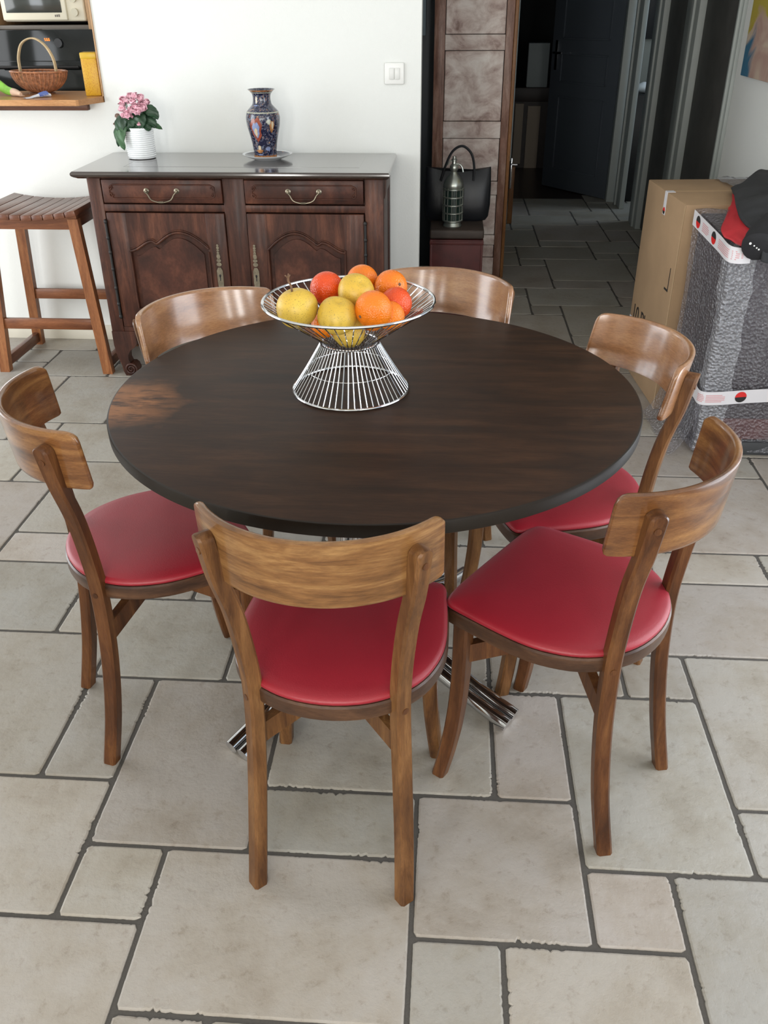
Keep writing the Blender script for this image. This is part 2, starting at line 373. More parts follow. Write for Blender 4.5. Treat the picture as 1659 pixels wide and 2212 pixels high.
# bubble wrap: thin clear crinkled plastic
def wrapmat(name, tcol, gloss, rough, milk):
    m, nt, b = mat(name); nt.nodes.remove(b); out = nt.nodes['Material Output']
    tc = N(nt, 'ShaderNodeTexCoord')
    n1 = N(nt, 'ShaderNodeTexNoise', Scale=28.0, Detail=6.0, Roughness=.7); L(nt, tc.outputs['Object'], n1.inputs['Vector'])
    v1 = N(nt, 'ShaderNodeTexVoronoi', Scale=95.0); L(nt, tc.outputs['Object'], v1.inputs['Vector'])
    ad = N(nt, 'ShaderNodeMath', operation='ADD'); L(nt, n1.outputs['Fac'], ad.inputs[0]); L(nt, v1.outputs['Distance'], ad.inputs[1])
    bp = N(nt, 'ShaderNodeBump', Strength=1.0, Distance=.006); L(nt, ad.outputs[0], bp.inputs['Height'])
    bg_ = N(nt, 'ShaderNodeBump', Strength=1.0, Distance=.009); L(nt, ad.outputs[0], bg_.inputs['Height'])
    tr = N(nt, 'ShaderNodeBsdfTransparent'); tr.inputs['Color'].default_value = (*tcol, 1)
    gl = N(nt, 'ShaderNodeBsdfGlossy'); gl.inputs['Roughness'].default_value = rough; gl.inputs['Color'].default_value = (.85,.86,.9,1); L(nt, bg_.outputs['Normal'], gl.inputs['Normal'])
    df = N(nt, 'ShaderNodeBsdfDiffuse'); df.inputs['Color'].default_value = (.55,.55,.58,1); L(nt, bp.outputs['Normal'], df.inputs['Normal'])
    m1 = N(nt, 'ShaderNodeMixShader'); m1.inputs[0].default_value = gloss; L(nt, tr.outputs[0], m1.inputs[1]); L(nt, gl.outputs[0], m1.inputs[2])
    m2 = N(nt, 'ShaderNodeMixShader'); m2.inputs[0].default_value = milk; L(nt, m1.outputs[0], m2.inputs[1]); L(nt, df.outputs[0], m2.inputs[2])
    L(nt, m2.outputs[0], out.inputs['Surface']); return m
M['wrap'] = wrapmat('bubble_wrap', (.84,.83,.86), .13, .12, .06)
M['wrap_thick'] = wrapmat('bubble_wrap_folded', (.68,.68,.70), .24, .12, .20)

# ------------------------------------------------------------------ the setting
U = .165
WY = 3.135            # face of the wall behind the buffet
RX = 1.40             # right wall
# floor: modular stone tiles, the layout repeats every 6 x 6 units
pattern = [(-3,-1,3,2),(-4,0,1,1),(-4,1,2,3),(-2,1,2,1),(-2,2,3,3),(1,2,1,2),(0,0,2,2),(0,-1,1,1),(1,-2,2,2),(-3,4,1,1)]
bm = new_bm(); tone = bm.loops.layers.color.new('tone')
def chip(p):
    return noise.noise(Vector((p[0]*31, p[1]*31, 3.3)))
G = .0042
rt = random.Random(3)
for I in range(-4, 3):
    for J in range(-4, 8):
        for (px, py, w, h) in pattern:
            x0, y0 = (px+6*I)*U, (py+6*J)*U; x1, y1 = x0+w*U, y0+h*U
            if x1 < -3.0 or x0 > 2.0 or y1 < -3.3 or y0 > 6.72: continue
            if y0 > 3.25 and x1 < -.75: continue
            k = rt.random(); t = rt.uniform(.95, 1.05)
            base = ((.632,.612,.580), (.627,.611,.583), (.635,.610,.585), (.622,.609,.583))[int(k*4)]
            c = (*[min(1, v*t) for v in base], 1)
            near = y0 < 2.6
            n = 130 if near else 12
            def edge(ax, ay, bx, by, nx, ny):
                out = []; ln = math.hypot(bx-ax, by-ay); cnt = max(3, int(ln*n*2))
                for q in range(cnt):
                    f = q/cnt; x, y = ax+(bx-ax)*f, ay+(by-ay)*f
                    d = .0005*chip((x, y)) + .0005*noise.noise(Vector((x*150, y*150, 1)))
                    s = noise.noise(Vector((x*6.5, y*6.5, 9.1)))
                    if near and s > .12: d += max(0, noise.noise(Vector((x*130, y*130, 4)))) * .009 * min(1, (s-.12)*5) + max(0, noise.noise(Vector((x*420, y*420, 6)))) * .0028 * min(1, (s-.12)*5)
                    out.append((x-nx*max(d, -.0012), y-ny*max(d, -.0012), nx, ny))
                return out
            rr = .006
            a0, a1, b0, b1 = x0+G, x1-G, y0+G, y1-G
            ring = edge(a0+rr, b0, a1-rr, b0, 0, -1) + edge(a1, b0+rr, a1, b1-rr, 1, 0) + edge(a1-rr, b1, a0+rr, b1, 0, 1) + edge(a0, b1-rr, a0, b0+rr, -1, 0)
            o = [bm.verts.new((x, y, -.0045)) for x, y, _, _ in ring]
            mid = [bm.verts.new((x-nx*.0012, y-ny*.0012, -.0012)) for x, y, nx, ny in ring]
            i_ = [bm.verts.new((x-nx*.0045, y-ny*.0045, 0)) for x, y, nx, ny in ring]
            m_ = len(o)
            for q in range(m_):
                for A_, B_ in ((o, mid), (mid, i_)):
                    f = bm.faces.new((A_[q], A_[(q+1)%m_], B_[(q+1)%m_], B_[q]))
                    for lp in f.loops: lp[tone] = c
            f = bm.faces.new(i_)
            for lp in f.loops: lp[tone] = c
vs = [bm.verts.new(p) for p in ((-3.3,-3.4,-.0032),(2.1,-3.4,-.0032),(2.1,6.75,-.0032),(-3.3,6.75,-.0032))]
f = bm.faces.new(vs); f.material_index = 1
struct('floor', bm, [M['tile'], M['grout']], smooth=False)
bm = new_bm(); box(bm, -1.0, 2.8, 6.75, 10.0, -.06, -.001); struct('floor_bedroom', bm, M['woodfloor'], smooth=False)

bm = new_bm(); box(bm, -3.3, 3.2, -3.5, 10.1, 2.5, 2.58); struct('ceiling', bm, M['ceiling'], smooth=False)
# wall behind the buffet with the serving opening on the left
bm = new_bm()
box(bm, -1.478, -.10, WY, WY+.115, -.01, 2.5)
box(bm, -3.2, -1.478, WY, WY+.115, -.01, 1.076)
box(bm, -3.2, -1.478, WY, WY+.115, 2.1, 2.5)
struct('wall_back', bm, M['wall'], smooth=False)
bm = new_bm(); box(bm, -3.1, -.101, WY-.010, WY+.001, 0, .072, .002); struct('baseboard_back', bm, plain('baseboard_tile', (.66,.62,.52), .4))
# left wall with a wide window, outside the frame
bm = new_bm()
box(bm, -3.22, -3.10, -3.4, .7, -.01, 2.5); box(bm, -3.22, -3.10, 2.5, 6.0, -.01, 2.5)
box(bm, -3.22, -3.10, .7, 2.5, 2.15, 2.5); box(bm, -3.22, -3.10, .7, 2.5, -.01, .12)
struct('wall_left', bm, M['wall'], smooth=False)
# right wall: solid beside the boxes, doorways further down the corridor
bm = new_bm()
box(bm, RX, RX+.10, 1.75, 3.86, -.01, 2.5)
box(bm, RX, RX+.10, -.55, 1.75, 2.15, 2.5); box(bm, RX, RX+.10, -3.4, -.55, -.01, 2.5)
box(bm, RX, RX+.10, 3.86, 6.72, 2.08, 2.5)
struct('wall_right', bm, M['wall'], smooth=False)
# wall behind the camera, with three glazed openings
bm = new_bm()
ws = [(-2.0,-1.45),(-.65,-.10),(.65,1.10)]
xs = [-3.1] + [v for w in ws for v in w] + [RX+.1]
for k in range(0, len(xs), 2): box(bm, xs[k], xs[k+1], -3.42, -3.30, -.01, 2.5)
for a, b_ in ws: box(bm, a, b_, -3.42, -3.30, 2.15, 2.5)
struct('wall_front', bm, M['wall'], smooth=False)
def winframe(n, a, b_, z0, z1, fix, ax):
    bm = new_bm(); w = .05
    for (p, q, r_, s) in ((a, a+w, z0, z1), (b_-w, b_, z0, z1), (a, b_, z0, z0+w), (a, b_, z1-w, z1)):
        if ax == 'y': box(bm, p, q, fix-.03, fix+.03, r_, s, .004)
        else: box(bm, fix-.03, fix+.03, p, q, r_, s, .004)
    struct('window_%d' % n, bm, M['plastic_white'])
winframe(1, .7, 2.5, .12, 2.15, -3.16, 'x')
winframe(2, -.55, 1.75, 0, 2.15, RX+.05, 'x')
for i, (a, b_) in enumerate(ws): winframe(3+i, a, b_, 0, 2.15, -3.36, 'y')

# ---- corridor shell
bm = new_bm()
box(bm, -.75, -.65, 3.25, 4.75, -.01, 2.5); box(bm, -.75, .33, 4.75, 4.85, -.01, 2.5); box(bm, .29, .33, 4.85, 6.75, -.01, 2.5)
struct('wall_corridor', bm, M['blue_grey'], smooth=False)
bm = new_bm()
box(bm, -1.0, .48, 6.75, 6.82, -.01, 2.5); box(bm, .48, RX, 6.72, 6.80, 2.05, 2.5)
struct('wall_corridor_end', bm, M['closet'], smooth=False)
bm = new_bm()
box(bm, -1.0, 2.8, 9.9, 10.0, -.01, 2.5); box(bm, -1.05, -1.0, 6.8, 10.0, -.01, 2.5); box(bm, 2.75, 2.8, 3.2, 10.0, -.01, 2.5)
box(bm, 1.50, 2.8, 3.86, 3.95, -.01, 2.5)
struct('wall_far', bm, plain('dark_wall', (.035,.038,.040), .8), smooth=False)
# frames and trims along the right side of the corridor
def jamb(n, y0, y1):
    bm = new_bm()
    box(bm, RX-.015, RX+.10, y0, y1, 0, 2.08, .004)
    box(bm, RX-.028, RX-.012, y0+(y1-y0)*.30, y1-(y1-y0)*.42, 0, 2.08, .004)
    struct('trim_%d' % n, bm, M['paint_grey'])
jamb(1, 5.66, 5.93); jamb(2, 4.72, 5.02); jamb(3, 3.87, 3.95)
bm = new_bm()
box(bm, 1.325, 1.42, 6.64, 6.73, 0, 2.06, .004); box(bm, RX-.015, RX+.022, 6.36, 6.62, 0, 2.08, .004); box(bm, RX-.03, RX-.012, 6.52, 6.56, 0, 2.08, .003)
box(bm, .47, 1.40, 6.70, 6.78, 2.0, 2.08, .004); box(bm, .45, .50, 6.70, 6.78, 0, 2.06, .004)
struct('trim_4', bm, M['paint_grey'])
def closet(n, y0, y1):
    bm = new_bm(); box(bm, RX+.02, RX+.055, y0, y1, .01, 2.07, .003)
    d = struct('door_%d' % n, bm, M['closet'])
    return d
closet(2, 5.03, 5.65)
d3 = closet(3, 3.96, 4.71)
bm = new_bm(); box(bm, RX+.012, RX+.021, 4.0, 4.035, .95, 1.0, .003); obj('door_pull', bm, M['iron'], d3)
# the room beyond the narrow doorway
bm = new_bm(); box(bm, 1.50, 2.75, 5.55, 5.62, -.01, 2.5); box(bm, 1.50, 2.75, 6.95, 7.0, -.01, 2.5); struct('wall_side_room', bm, plain('side_room_paint', (.20,.20,.17), .8), smooth=False)

# anthracite panelled door, ajar at the end of the corridor
h = Vector((1.335, 6.735, 0)); e = Vector((.876, 7.372, 0)); ang = math.atan2(e.y-h.y, e.x-h.x)
Wd = (e-h).length
bm = new_bm()
box(bm, 0, Wd, -.02, .02, .006, 2.03, .002)
dz = [(.16,.74),(.84,1.06),(1.16,1.92)]
for z0, z1 in dz:
    for s in (-1, 1):
        for (a, b_, c_, d_) in ((.12, .135, z0, z1), (Wd-.135, Wd-.12, z0, z1), (.12, Wd-.12, z0, z0+.015), (.12, Wd-.12, z1-.015, z1)):
            box(bm, a, b_, s*.02-.007, s*.02+.007, c_, d_, .004)
door = struct('door_1', bm, M['door_dark']); door.location = h; door.rotation_euler = (0, 0, ang)
bm = new_bm()
for s in (-1, 1):
    box(bm, Wd-.075, Wd-.045, s*.024-.003, s*.024+.003, .93, 1.15, .002)
    tube(bm, [(Wd-.06, s*.02, 1.06), (Wd-.06, s*.06, 1.06), (Wd-.075, s*.066, 1.06), (Wd-.17, s*.066, 1.06)], .009, 8)
obj('door_handle', bm, M['chrome'], door)

# ------------------------------------------------------------------ dining table
TC = Vector((-.113, .745, 0)); TR = .548; TZ = .748
CC = Vector((-.150, .775, 0))
tbl = thing('dining_table', 'large round table with a dark brown wooden top on a chrome tube base', 'table', (TC.x, TC.y, 0))
bm = new_bm()
lathe(bm, [(0,TZ-.027),(TR-.03,TZ-.027),(TR-.003,TZ-.026),(TR-.0006,TZ-.024),(TR,TZ-.004),(TR-.0012,TZ-.0012),(TR-.004,TZ)], 160, mi=1)
lathe(bm, [(TR-.004,TZ),(TR-.3,TZ),(0,TZ)], 160)
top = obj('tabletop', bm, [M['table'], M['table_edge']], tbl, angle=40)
feet = [Vector((-.405,.412,0)), Vector((.210,.548,0)), Vector((.09,1.16,0)), Vector((-.53,1.03,0))]
for ft in feet:
    d = (ft-CC); d.z = 0; ln = d.length; u = d.normalized(); s = Vector((-u.y, u.x, 0))
    bm = new_bm()
    for k in (-1, 1):
        o = CC - TC + s*k*.019
        pts = [o+u*.045+Vector((0,0,z)) for z in (TZ-.034, .55, .36)]
        pts += [o+u*r_+Vector((0,0,z)) for r_, z in ((.050,.27),(.072,.195),(.115,.140),(.18,.105),(.27,.068),(.36,.035),(ln,.0175))]
        tube(bm, spline(pts, 6), .0165, 14)
    lg = obj('leg', bm, M['chrome'], tbl)
bm = new_bm()
lathe(bm, [(0,TZ-.034),(.12,TZ-.034),(.12,TZ-.0275),(0,TZ-.0275)], 32, (CC.x-TC.x, CC.y-TC.y, 0))
for z in (): lathe(bm, [(.0,z-.004),(.030,z-.004),(.030,z+.004),(0,z+.004)], 20, (CC.x-TC.x, CC.y-TC.y, 0))
obj('mounting_plate', bm, M['chrome'], tbl)

# ------------------------------------------------------------------ dining chairs
def lofted_leg(path, w, d, n=5, taper=1.0, rot=0.0, cap=False):
    bm = new_bm(); P = spline(path, n); rings = []; RZ = Matrix.Rotation(rot, 3, 'Z')
    for i, p in enumerate(P):
        f = 1 + (taper-1)*i/(len(P)-1)
        a, b_, c_ = w*f/2, d*f/2, .0045
        rings.append([p+RZ@Vector(v) for v in ((-a+c_,-b_,0),(a-c_,-b_,0),(a,-b_+c_,0),(a,b_-c_,0),(a-c_,b_,0),(-a+c_,b_,0),(-a,b_-c_,0),(-a,-b_+c_,0))])
    if cap:
        t_ = (P[-1]-P[-2]).normalized(); base = rings[-1]
        for q in (.30,.55,.78,.93,1.0):
            w_ = math.sqrt(max(0.02, 1-q*q)); row = []
            for v, p0 in zip(base, base):
                l = RZ.inverted()@(v-P[-1]); l.x *= w_; row.append(P[-1]+RZ@l+t_*.013*q)
            rings.append(row)
    loft(bm, rings); return bm
half = [(0,.385),(.06,.3845),(.11,.3835),(.150,.380),(.171,.375),(.181,.365),(.185,.348),(.190,.30),(.194,.25),(.1955,.20),(.190,.155),(.172,.105),(.145,.067),(.108,.037),(.06,.016),(0,.008)]
def seat_outline(k=0.0):
    pts = [(x, y) for x, y in half] + [(-x, y) for x, y in half[-2:0:-1]]
    P = [Vector((x, y, 0)) for x, y in pts]
    out = []
    n = len(P)
    for i in range(n):
        p0, p1, p2, p3 = P[i-1], P[i], P[(i+1)%n], P[(i+2)%n]
        for q in range(3):
            t = q/3
            out.append(.5*((2*p1)+(p2-p0)*t+(2*p0-5*p1+4*p2-p3)*t*t+(3*p1-p0-3*p2+p3)*t**3))
    c = Vector((0,.2,0)); res = []
    for p in out:
        d = (p-c); res.append(c + d*(1-k/d.length))
    return res
def make_chair(name, label, wood_m, back_m, group):
    t = thing(name, label, 'chair', group=group)
    # seat frame and cushion
    bm = new_bm(); rings = []
    for k, z in ((.010,.424),(.001,.426),(0,.430),(0,.452),(.003,.4555),(.02,.4555)):
        rings.append([p+Vector((0,0,z)) for p in seat_outline(k)])
    loft(bm, rings); obj('seat_frame', bm, M['rim'], t)
    bm = new_bm(); rings = []
    for k, z in ((.008,.4556),(.004,.457),(.003,.461),(.005,.4655),(.012,.469),(.030,.4725),(.07,.4755),(.12,.477)):
        rings.append([p+Vector((0,0,z)) for p in seat_outline(k)])
    loft(bm, rings); obj('seat', bm, M['leather'], t, angle=60)
    # backrest: bent plywood
    R = .2230; hc = .193; a1 = math.asin(hc/R); zb, zt = .695, .812; nu, nv = 44, 12; th = .013
    def lean(z): return -.042 - .013*(z-zb)/(zt-zb)
    bm = new_bm()
    def S(u, v, off):
        a = u*a1; s = abs(u)*a1*R; e_ = a1*R - s
        cr = .022; ct = cr - math.sqrt(max(0, cr*cr-(cr-e_)**2)) if e_ < cr else 0
        cb_ = .012; cb = cb_ - math.sqrt(max(0, cb_*cb_-(cb_-e_)**2)) if e_ < cb_ else 0
        z0 = zb - .002*(1-u*u) + cb; z1 = zt + .002*(1-u*u) - ct
        z = z0+(z1-z0)*v; rr = R-off
        return Vector((rr*math.sin(a), lean(z)+R-rr*math.cos(a), z))
    vv = [0,.02,.06]+[.06+.88*i/8 for i in range(1,8)]+[.94,.98,1]
    uu = [-1,-.985,-.96,-.93,-.89]+[-.89+1.78*i/32 for i in range(1,32)]+[.89,.93,.96,.985,1]
    def offs(v, u):
        e_ = min(v, 1-v)*.118; e2 = (1-abs(u))*a1*R; q = min(e_, e2); rr = .004
        return rr - math.sqrt(max(0, rr*rr-(rr-q)**2)) if q < rr else 0
    gO = [[bm.verts.new(S(u, v, offs(v,u))) for v in vv] for u in uu]
    gI = [[bm.verts.new(S(u, v, th-offs(v,u))) for v in vv] for u in uu]
    a, b_ = len(uu), len(vv)
    for i in range(a-1):
        for j in range(b_-1):
            bm.faces.new((gO[i][j], gO[i+1][j], gO[i+1][j+1], gO[i][j+1])); bm.faces.new((gI[i][j], gI[i][j+1], gI[i+1][j+1], gI[i+1][j]))
        bm.faces.new((gO[i][0], gI[i][0], gI[i+1][0], gO[i+1][0])); bm.faces.new((gO[i][-1], gO[i+1][-1], gI[i+1][-1], gI[i][-1]))
    for j in range(b_-1):
        bm.faces.new((gO[0][j], gO[0][j+1], gI[0][j+1], gI[0][j])); bm.faces.new((gO[-1][j], gI[-1][j], gI[-1][j+1], gO[-1][j+1]))
    obj('backrest', bm, back_m, t, angle=50)
    for s in (-1, 1):
        bm = lofted_leg([(s*.141,.000,0),(s*.137,.026,.14),(s*.131,.043,.29),(s*.127,.048,.43),(s*.130,.043,.52),(s*.140,.031,.62),(s*.153,.014,.70),(s*.1605,.002,.774)], .031, .028, 6, rot=s*math.radians(45), cap=True)
        o = obj('rear_leg', bm, wood_m, t, angle=25)
        for (x, y, z) in ((.1595,.0040,.758), (.127,.048,.435)):
            bm = new_bm(); tube(bm, [(s*(x+.006), y-.006, z), (s*(x+.0106), y-.0106, z)], .0062, 12)
            obj('screw_plug', bm, M['chair_dark'], o)
        bm = lofted_leg([(s*.172,.372,0),(s*.1655,.360,.07),(s*.158,.349,.16),(s*.153,.343,.27),(s*.150,.343,.43)], .028, .029, 6, 1.15)
        obj('front_leg', bm, wood_m, t, angle=25)
    for k, s in enumerate((-1, 1)):
        bm = new_bm(); A_ = Vector((s*.126,.056,.340)); B_ = Vector((-s*.146,.336,.340)); Mid = (A_+B_)/2+Vector((0,0,.032))
        d = (B_-A_).normalized(); n_ = Vector((-d.y, d.x, 0)).normalized()*.009
        dz_ = Vector((0,0,.022)); off = Vector((0,0,0))
        rings = [[p-n_-dz_, p+n_-dz_, p+n_+dz_, p-n_+dz_] for p in (A_+off, A_.lerp(Mid,.75), Mid, B_.lerp(Mid,.75), B_+off)]
        loft(bm, rings); obj('cross_stretcher', bm, wood_m, t, smooth=False)
    return t
def clone(o, parent=None):
    c = o.copy(); COL.objects.link(c); c.parent = parent
    for ch in list(o.children): clone(ch, c)
    return c
GR = 'bistro chairs around the round table'
chA = make_chair('dining_chair', 'wooden bistro chair in front, seen from behind, curved light oak backrest and red seat', M['chair'], M['chair_back'], GR)
chB = make_chair('dining_chair', 'darker wooden bistro chair at right front with red seat and stained curved backrest', M['chair_dark'], M['chair_dark_back'], GR)
def place(o, rear_mid, yaw, scale=1.0):
    o.location = (rear_mid[0], rear_mid[1], 0); o.rotation_euler = (0, 0, math.radians(yaw)); o.scale = (scale,)*3
# yaw: direction of the front of the chair, 0 = +Y
place(chA, (-.156,.089), -3.7)
place(chB, (.452,.330), 56.0)
chC = clone(chA); chC['label'] = 'wooden bistro chair at the right of the table, beside the bubble-wrapped appliance'
chD = clone(chB); chD['label'] = 'wooden bistro chair at the left of the table, below the slatted stool'
chE = clone(chA); chE['label'] = 'wooden bistro chair behind the table, in front of the sideboard doors'
chF = clone(chA); chF['label'] = 'wooden bistro chair behind the table, in front of the red trunk'
place(chC, (.500,.935), 107)
place(chD, (-.754,.506), -59.4)
place(chE, (-.598,1.175), -138)
place(chF, (.048,1.42), 158)
for c_ in (chC, chE, chF):
    for ch in c_.children:
        if ch.name.startswith('backrest'):
            ch.data = ch.data.copy(); ch.data.materials[0] = M['chair_back_pale']
            for v in ch.data.vertices: v.co.y -= (v.co.z-.77)*.11     # these three backs lean a little more

# ------------------------------------------------------------------ wire fruit bowl and fruit
BC = Vector((-.165,.752,TZ))
bowl = thing('fruit_bowl', 'chrome wire pedestal bowl holding oranges and yellow fruit on the table', 'bowl', BC)
def ringtube(r, z, th, parent, name):
    bm = new_bm(); tube(bm, [(r*math.cos(2*PI*k/72), r*math.sin(2*PI*k/72), z) for k in range(72)], th, 8, closed=True)
    return obj(name, bm, M['chrome'], parent)
ringtube(.121, .0030, .0028, bowl, 'foot_ring'); ringtube(.173, .190, .0030, bowl, 'rim_ring')
ringtube(.0575, .104, .0020, bowl, 'neck_ring'); ringtube(.0895, .048, .0011, bowl, 'inner_ring')
wp = spline([(.121,0,.003),(.092,0,.048),(.067,0,.090)], 3)[:-1] + spline([(.067,0,.090),(.0605,0,.104),(.066,0,.116)], 4)[:-1] + spline([(.066,0,.116),(.12,0,.153),(.173,0,.190)], 3)
bm = new_bm(); tube(bm, wp, .00125, 6); w0 = obj('wire', bm, M['chrome'], bowl)
NW = 58
for k in range(1, NW):
    c = w0.copy(); COL.objects.link(c); c.parent = bowl; c.rotation_euler = (0, 0, 2*PI*k/NW)

def fruit(kind, pos, r, label, rot=(0,0,0), stem=False, group='fruit in the wire bowl', calyx=True):
    bm = new_bm()
    if kind == 'yellow':
        prof = []
        for i in range(21):
            a = PI*i/20; rr = r*math.sin(a)*(1+.03*math.cos(a)); z = -r*math.cos(a)*.93
            dip = .16*r*math.exp(-(rr/(r*.22))**2)
            z += -dip if a > PI/2 else dip*.7
            z *= 1.0+.05*math.cos(a)
            prof.append((rr if 0 < i < 20 else 0, z))
        lathe(bm, prof, 32)
        for v in bm.verts:
            v.co += v.co.normalized()*.0016*noise.noise(v.co*28+Vector(pos)*9)
        o = obj('quince', bm, M['yellow'])
        cat = 'fruit'
    else:
        prof = [(r*math.sin(PI*i/18)*1.0 if 0 < i < 18 else 0, -r*math.cos(PI*i/18)*.96) for i in range(19)]
        lathe(bm, prof, 32)
        o = obj('orange', bm, M['orange'] if kind == 'orange' else M['blood']); cat = 'orange'
    tag(o, label, cat, group); o.location = pos; o.rotation_euler = rot
    if kind == 'yellow' and stem:
        bm = new_bm(); z = r*.77
        tube(bm, spline([(0,0,z),(.0015,0,z+.012),(-.001,.001,z+.020),(.001,0,z+.028)], 4), [.0022]*13, 6)
        for q in range(5):
            a = 2*PI*q/5; tube(bm, [(.001,0,z+.026),(.001+.005*math.cos(a),.005*math.sin(a),z+.032+.002*(q%2))], .0013, 5)
        obj('stalk', bm, M['stalk'], o)
    if kind != 'yellow' and calyx:
        bm = new_bm(); z = r*.955
        for q in range(6):
            a = 2*PI*q/6; tube(bm, [(0,0,z),(.0035*math.cos(a),.0035*math.sin(a),z-.0002)], .0011, 5)
        obj('calyx', bm, M['stalk'], o)
    return o
fruit('yellow', (-.262,.702,.938), .0415, 'yellow fruit with a dried stalk on top, leftmost in the bowl', (.0,-.25,.0), stem=True)
fruit('blood', (-.214,.795,.949), .0345, 'deep red-orange fruit at the back left of the bowl', (1.9,0,.3))
fruit('yellow', (-.150,.762,.953), .0375, 'pale yellow fruit in the middle of the pile, above the others', (.5,.5,0))
fruit('orange', (-.146,.852,.951), .0330, 'bright orange hidden at the back, topmost in the bowl', (0,0,0), calyx=False)
fruit('orange', (-.084,.822,.946), .0345, 'orange at the back right of the bowl, beside the rim', (.8,1.0,0))
fruit('blood', (-.070,.762,.930), .0325, 'reddish orange at the far right of the bowl', (1,1,0), calyx=False)
fruit('orange', (-.110,.690,.939), .0370, 'large bright orange at the front right of the bowl', (1.75,0,-.75))
fruit('orange', (-.079,.722,.917), .0290, 'small orange tucked behind the large front orange', (1,1,2), calyx=False)
fruit('yellow', (-.181,.688,.928), .0390, 'speckled yellow fruit at the centre front of the bowl', (.3,.2,0))
fruit('yellow', (-.165,.740,.877), .0330, 'yellow fruit at the bottom of the bowl, seen through the wires', (.3,.2,0))
fruit('orange', (-.215,.745,.888), .0270, 'orange low in the bowl under the leftmost yellow fruit', (.3,.2,0), calyx=False)
fruit('orange', (-.120,.775,.893), .0260, 'orange low in the bowl under the reddish orange', (.3,.2,0), calyx=False)

# ------------------------------------------------------------------ sideboard
sb = thing('sideboard', 'antique dark walnut buffet with two drawers and two arched panel doors', 'sideboard', (0,0,0))
Yf, Yb = 2.66, 3.10
bm = new_bm()
tp = [(.012,.845),(.016,.8475),(.024,.851),(.031,.856),(.034,.862),(.033,.868),(.027,.8735)]
rings = []
for o_, z in tp:
    rings.append([(-1.443-o_, 2.650-o_, z), (-.222+o_*.6, 2.650-o_, z), (-.222+o_*.6, 3.118, z), (-1.443-o_, 3.118, z)])
loft(bm, rings)
for (x0, x1, y0, y1) in ((-1.30,-.33,2.744,2.747), (-1.30,-1.297,2.747,3.10), (-.333,-.33,2.747,3.10)):
    box(bm, x0, x1, y0, y1, .8730, .8738)
obj('countertop', bm, M['buffet_top'], sb, angle=30)
bm = new_bm()
box(bm, -1.43, -1.374, Yf, Yf+.06, .10, .846, .004); box(bm, -.304, -.229, Yf, Yf+.06, .10, .846, .004)     # front stiles
box(bm, -.876, -.788, Yf, Yf+.04, .20, .846, .003)                                                         # centre stile
box(bm, -1.38, -.30, Yf+.002, Yf+.035, .714, .742, .002)                                                  # rail under drawers
box(bm, -1.38, -.30, Yf+.002, Yf+.035, .842, .847, .001)
ap = [(-1.375,.225),(-.303,.225),(-.303,.15),(-.36,.165),(-.50,.185),(-.70,.18),(-.84,.15),(-.98,.18),(-1.18,.185),(-1.32,.165),(-1.375,.15)]
prism(bm, ap, Yf+.004, Yf+.03, axis='y')
obj('front_frame', bm, M['buffet_v'], sb)
bm = new_bm()
for x in (-1.43, -.229-.05): box(bm, x, x+.05, Yb-.05, Yb, 0, .846, .004)                                   # rear posts
for x0, x1 in ((-1.424,-1.408), (-.252,-.236)):
    box(bm, x0, x1, Yf+.05, Yb-.04, .16, .845, .001)
for x0, x1 in ((-1.432,-1.40), (-.262,-.227)):
    box(bm, x0, x1, Yf+.05, Yb-.04, .76, .845, .003); box(bm, x0, x1, Yf+.05, Yb-.04, .15, .24, .003)
box(bm, -1.42, -.24, Yf+.04, Yb-.01, .20, .22); box(bm, -1.42, -.24, Yb-.02, Yb-.005, .20, .845); box(bm, -1.41, -.25, Yf+.03, Yf+.04, .21, .84)
obj('case', bm, M['buffet_v'], sb)
# scrolled front feet
for s, x0_, x1_ in ((1,-1.430,-1.374), (-1,-.229,-.304)):
    bm = new_bm()
    # bracket: outer edge tapers in, inner edge opens into a scroll; m goes from the outer edge inwards
    out_ = [(0,.205),(.001,.14),(.010,.085),(.022,.050),(.026,.020),(.034,.0),(.075,.0),(.088,.012),(.094,.030),(.088,.050),(.076,.060),(.062,.060),(.056,.078),(.058,.098),(.070,.118),(.090,.130),(.105,.150),(.105,.205)]
    prism(bm, [(x0_+s*m_, z_) for m_, z_ in out_], Yf-.004, Yf+.045, axis='y')
    ft_ = obj('scroll_foot', bm, M['buffet_v'], sb)
    bm = new_bm(); sp = []
    for k in range(40):
        a = -PI*.5 + k*.36; r_ = .030*(1-k/46)
        sp.append((x0_+s*(.062+r_*math.cos(a)), Yf-.006, .031+r_*math.sin(a)))
    tube(bm, sp, [.0062*(1-.4*k/40) for k in range(40)], 8)
    obj('carved_scroll', bm, M['buffet'], ft_)
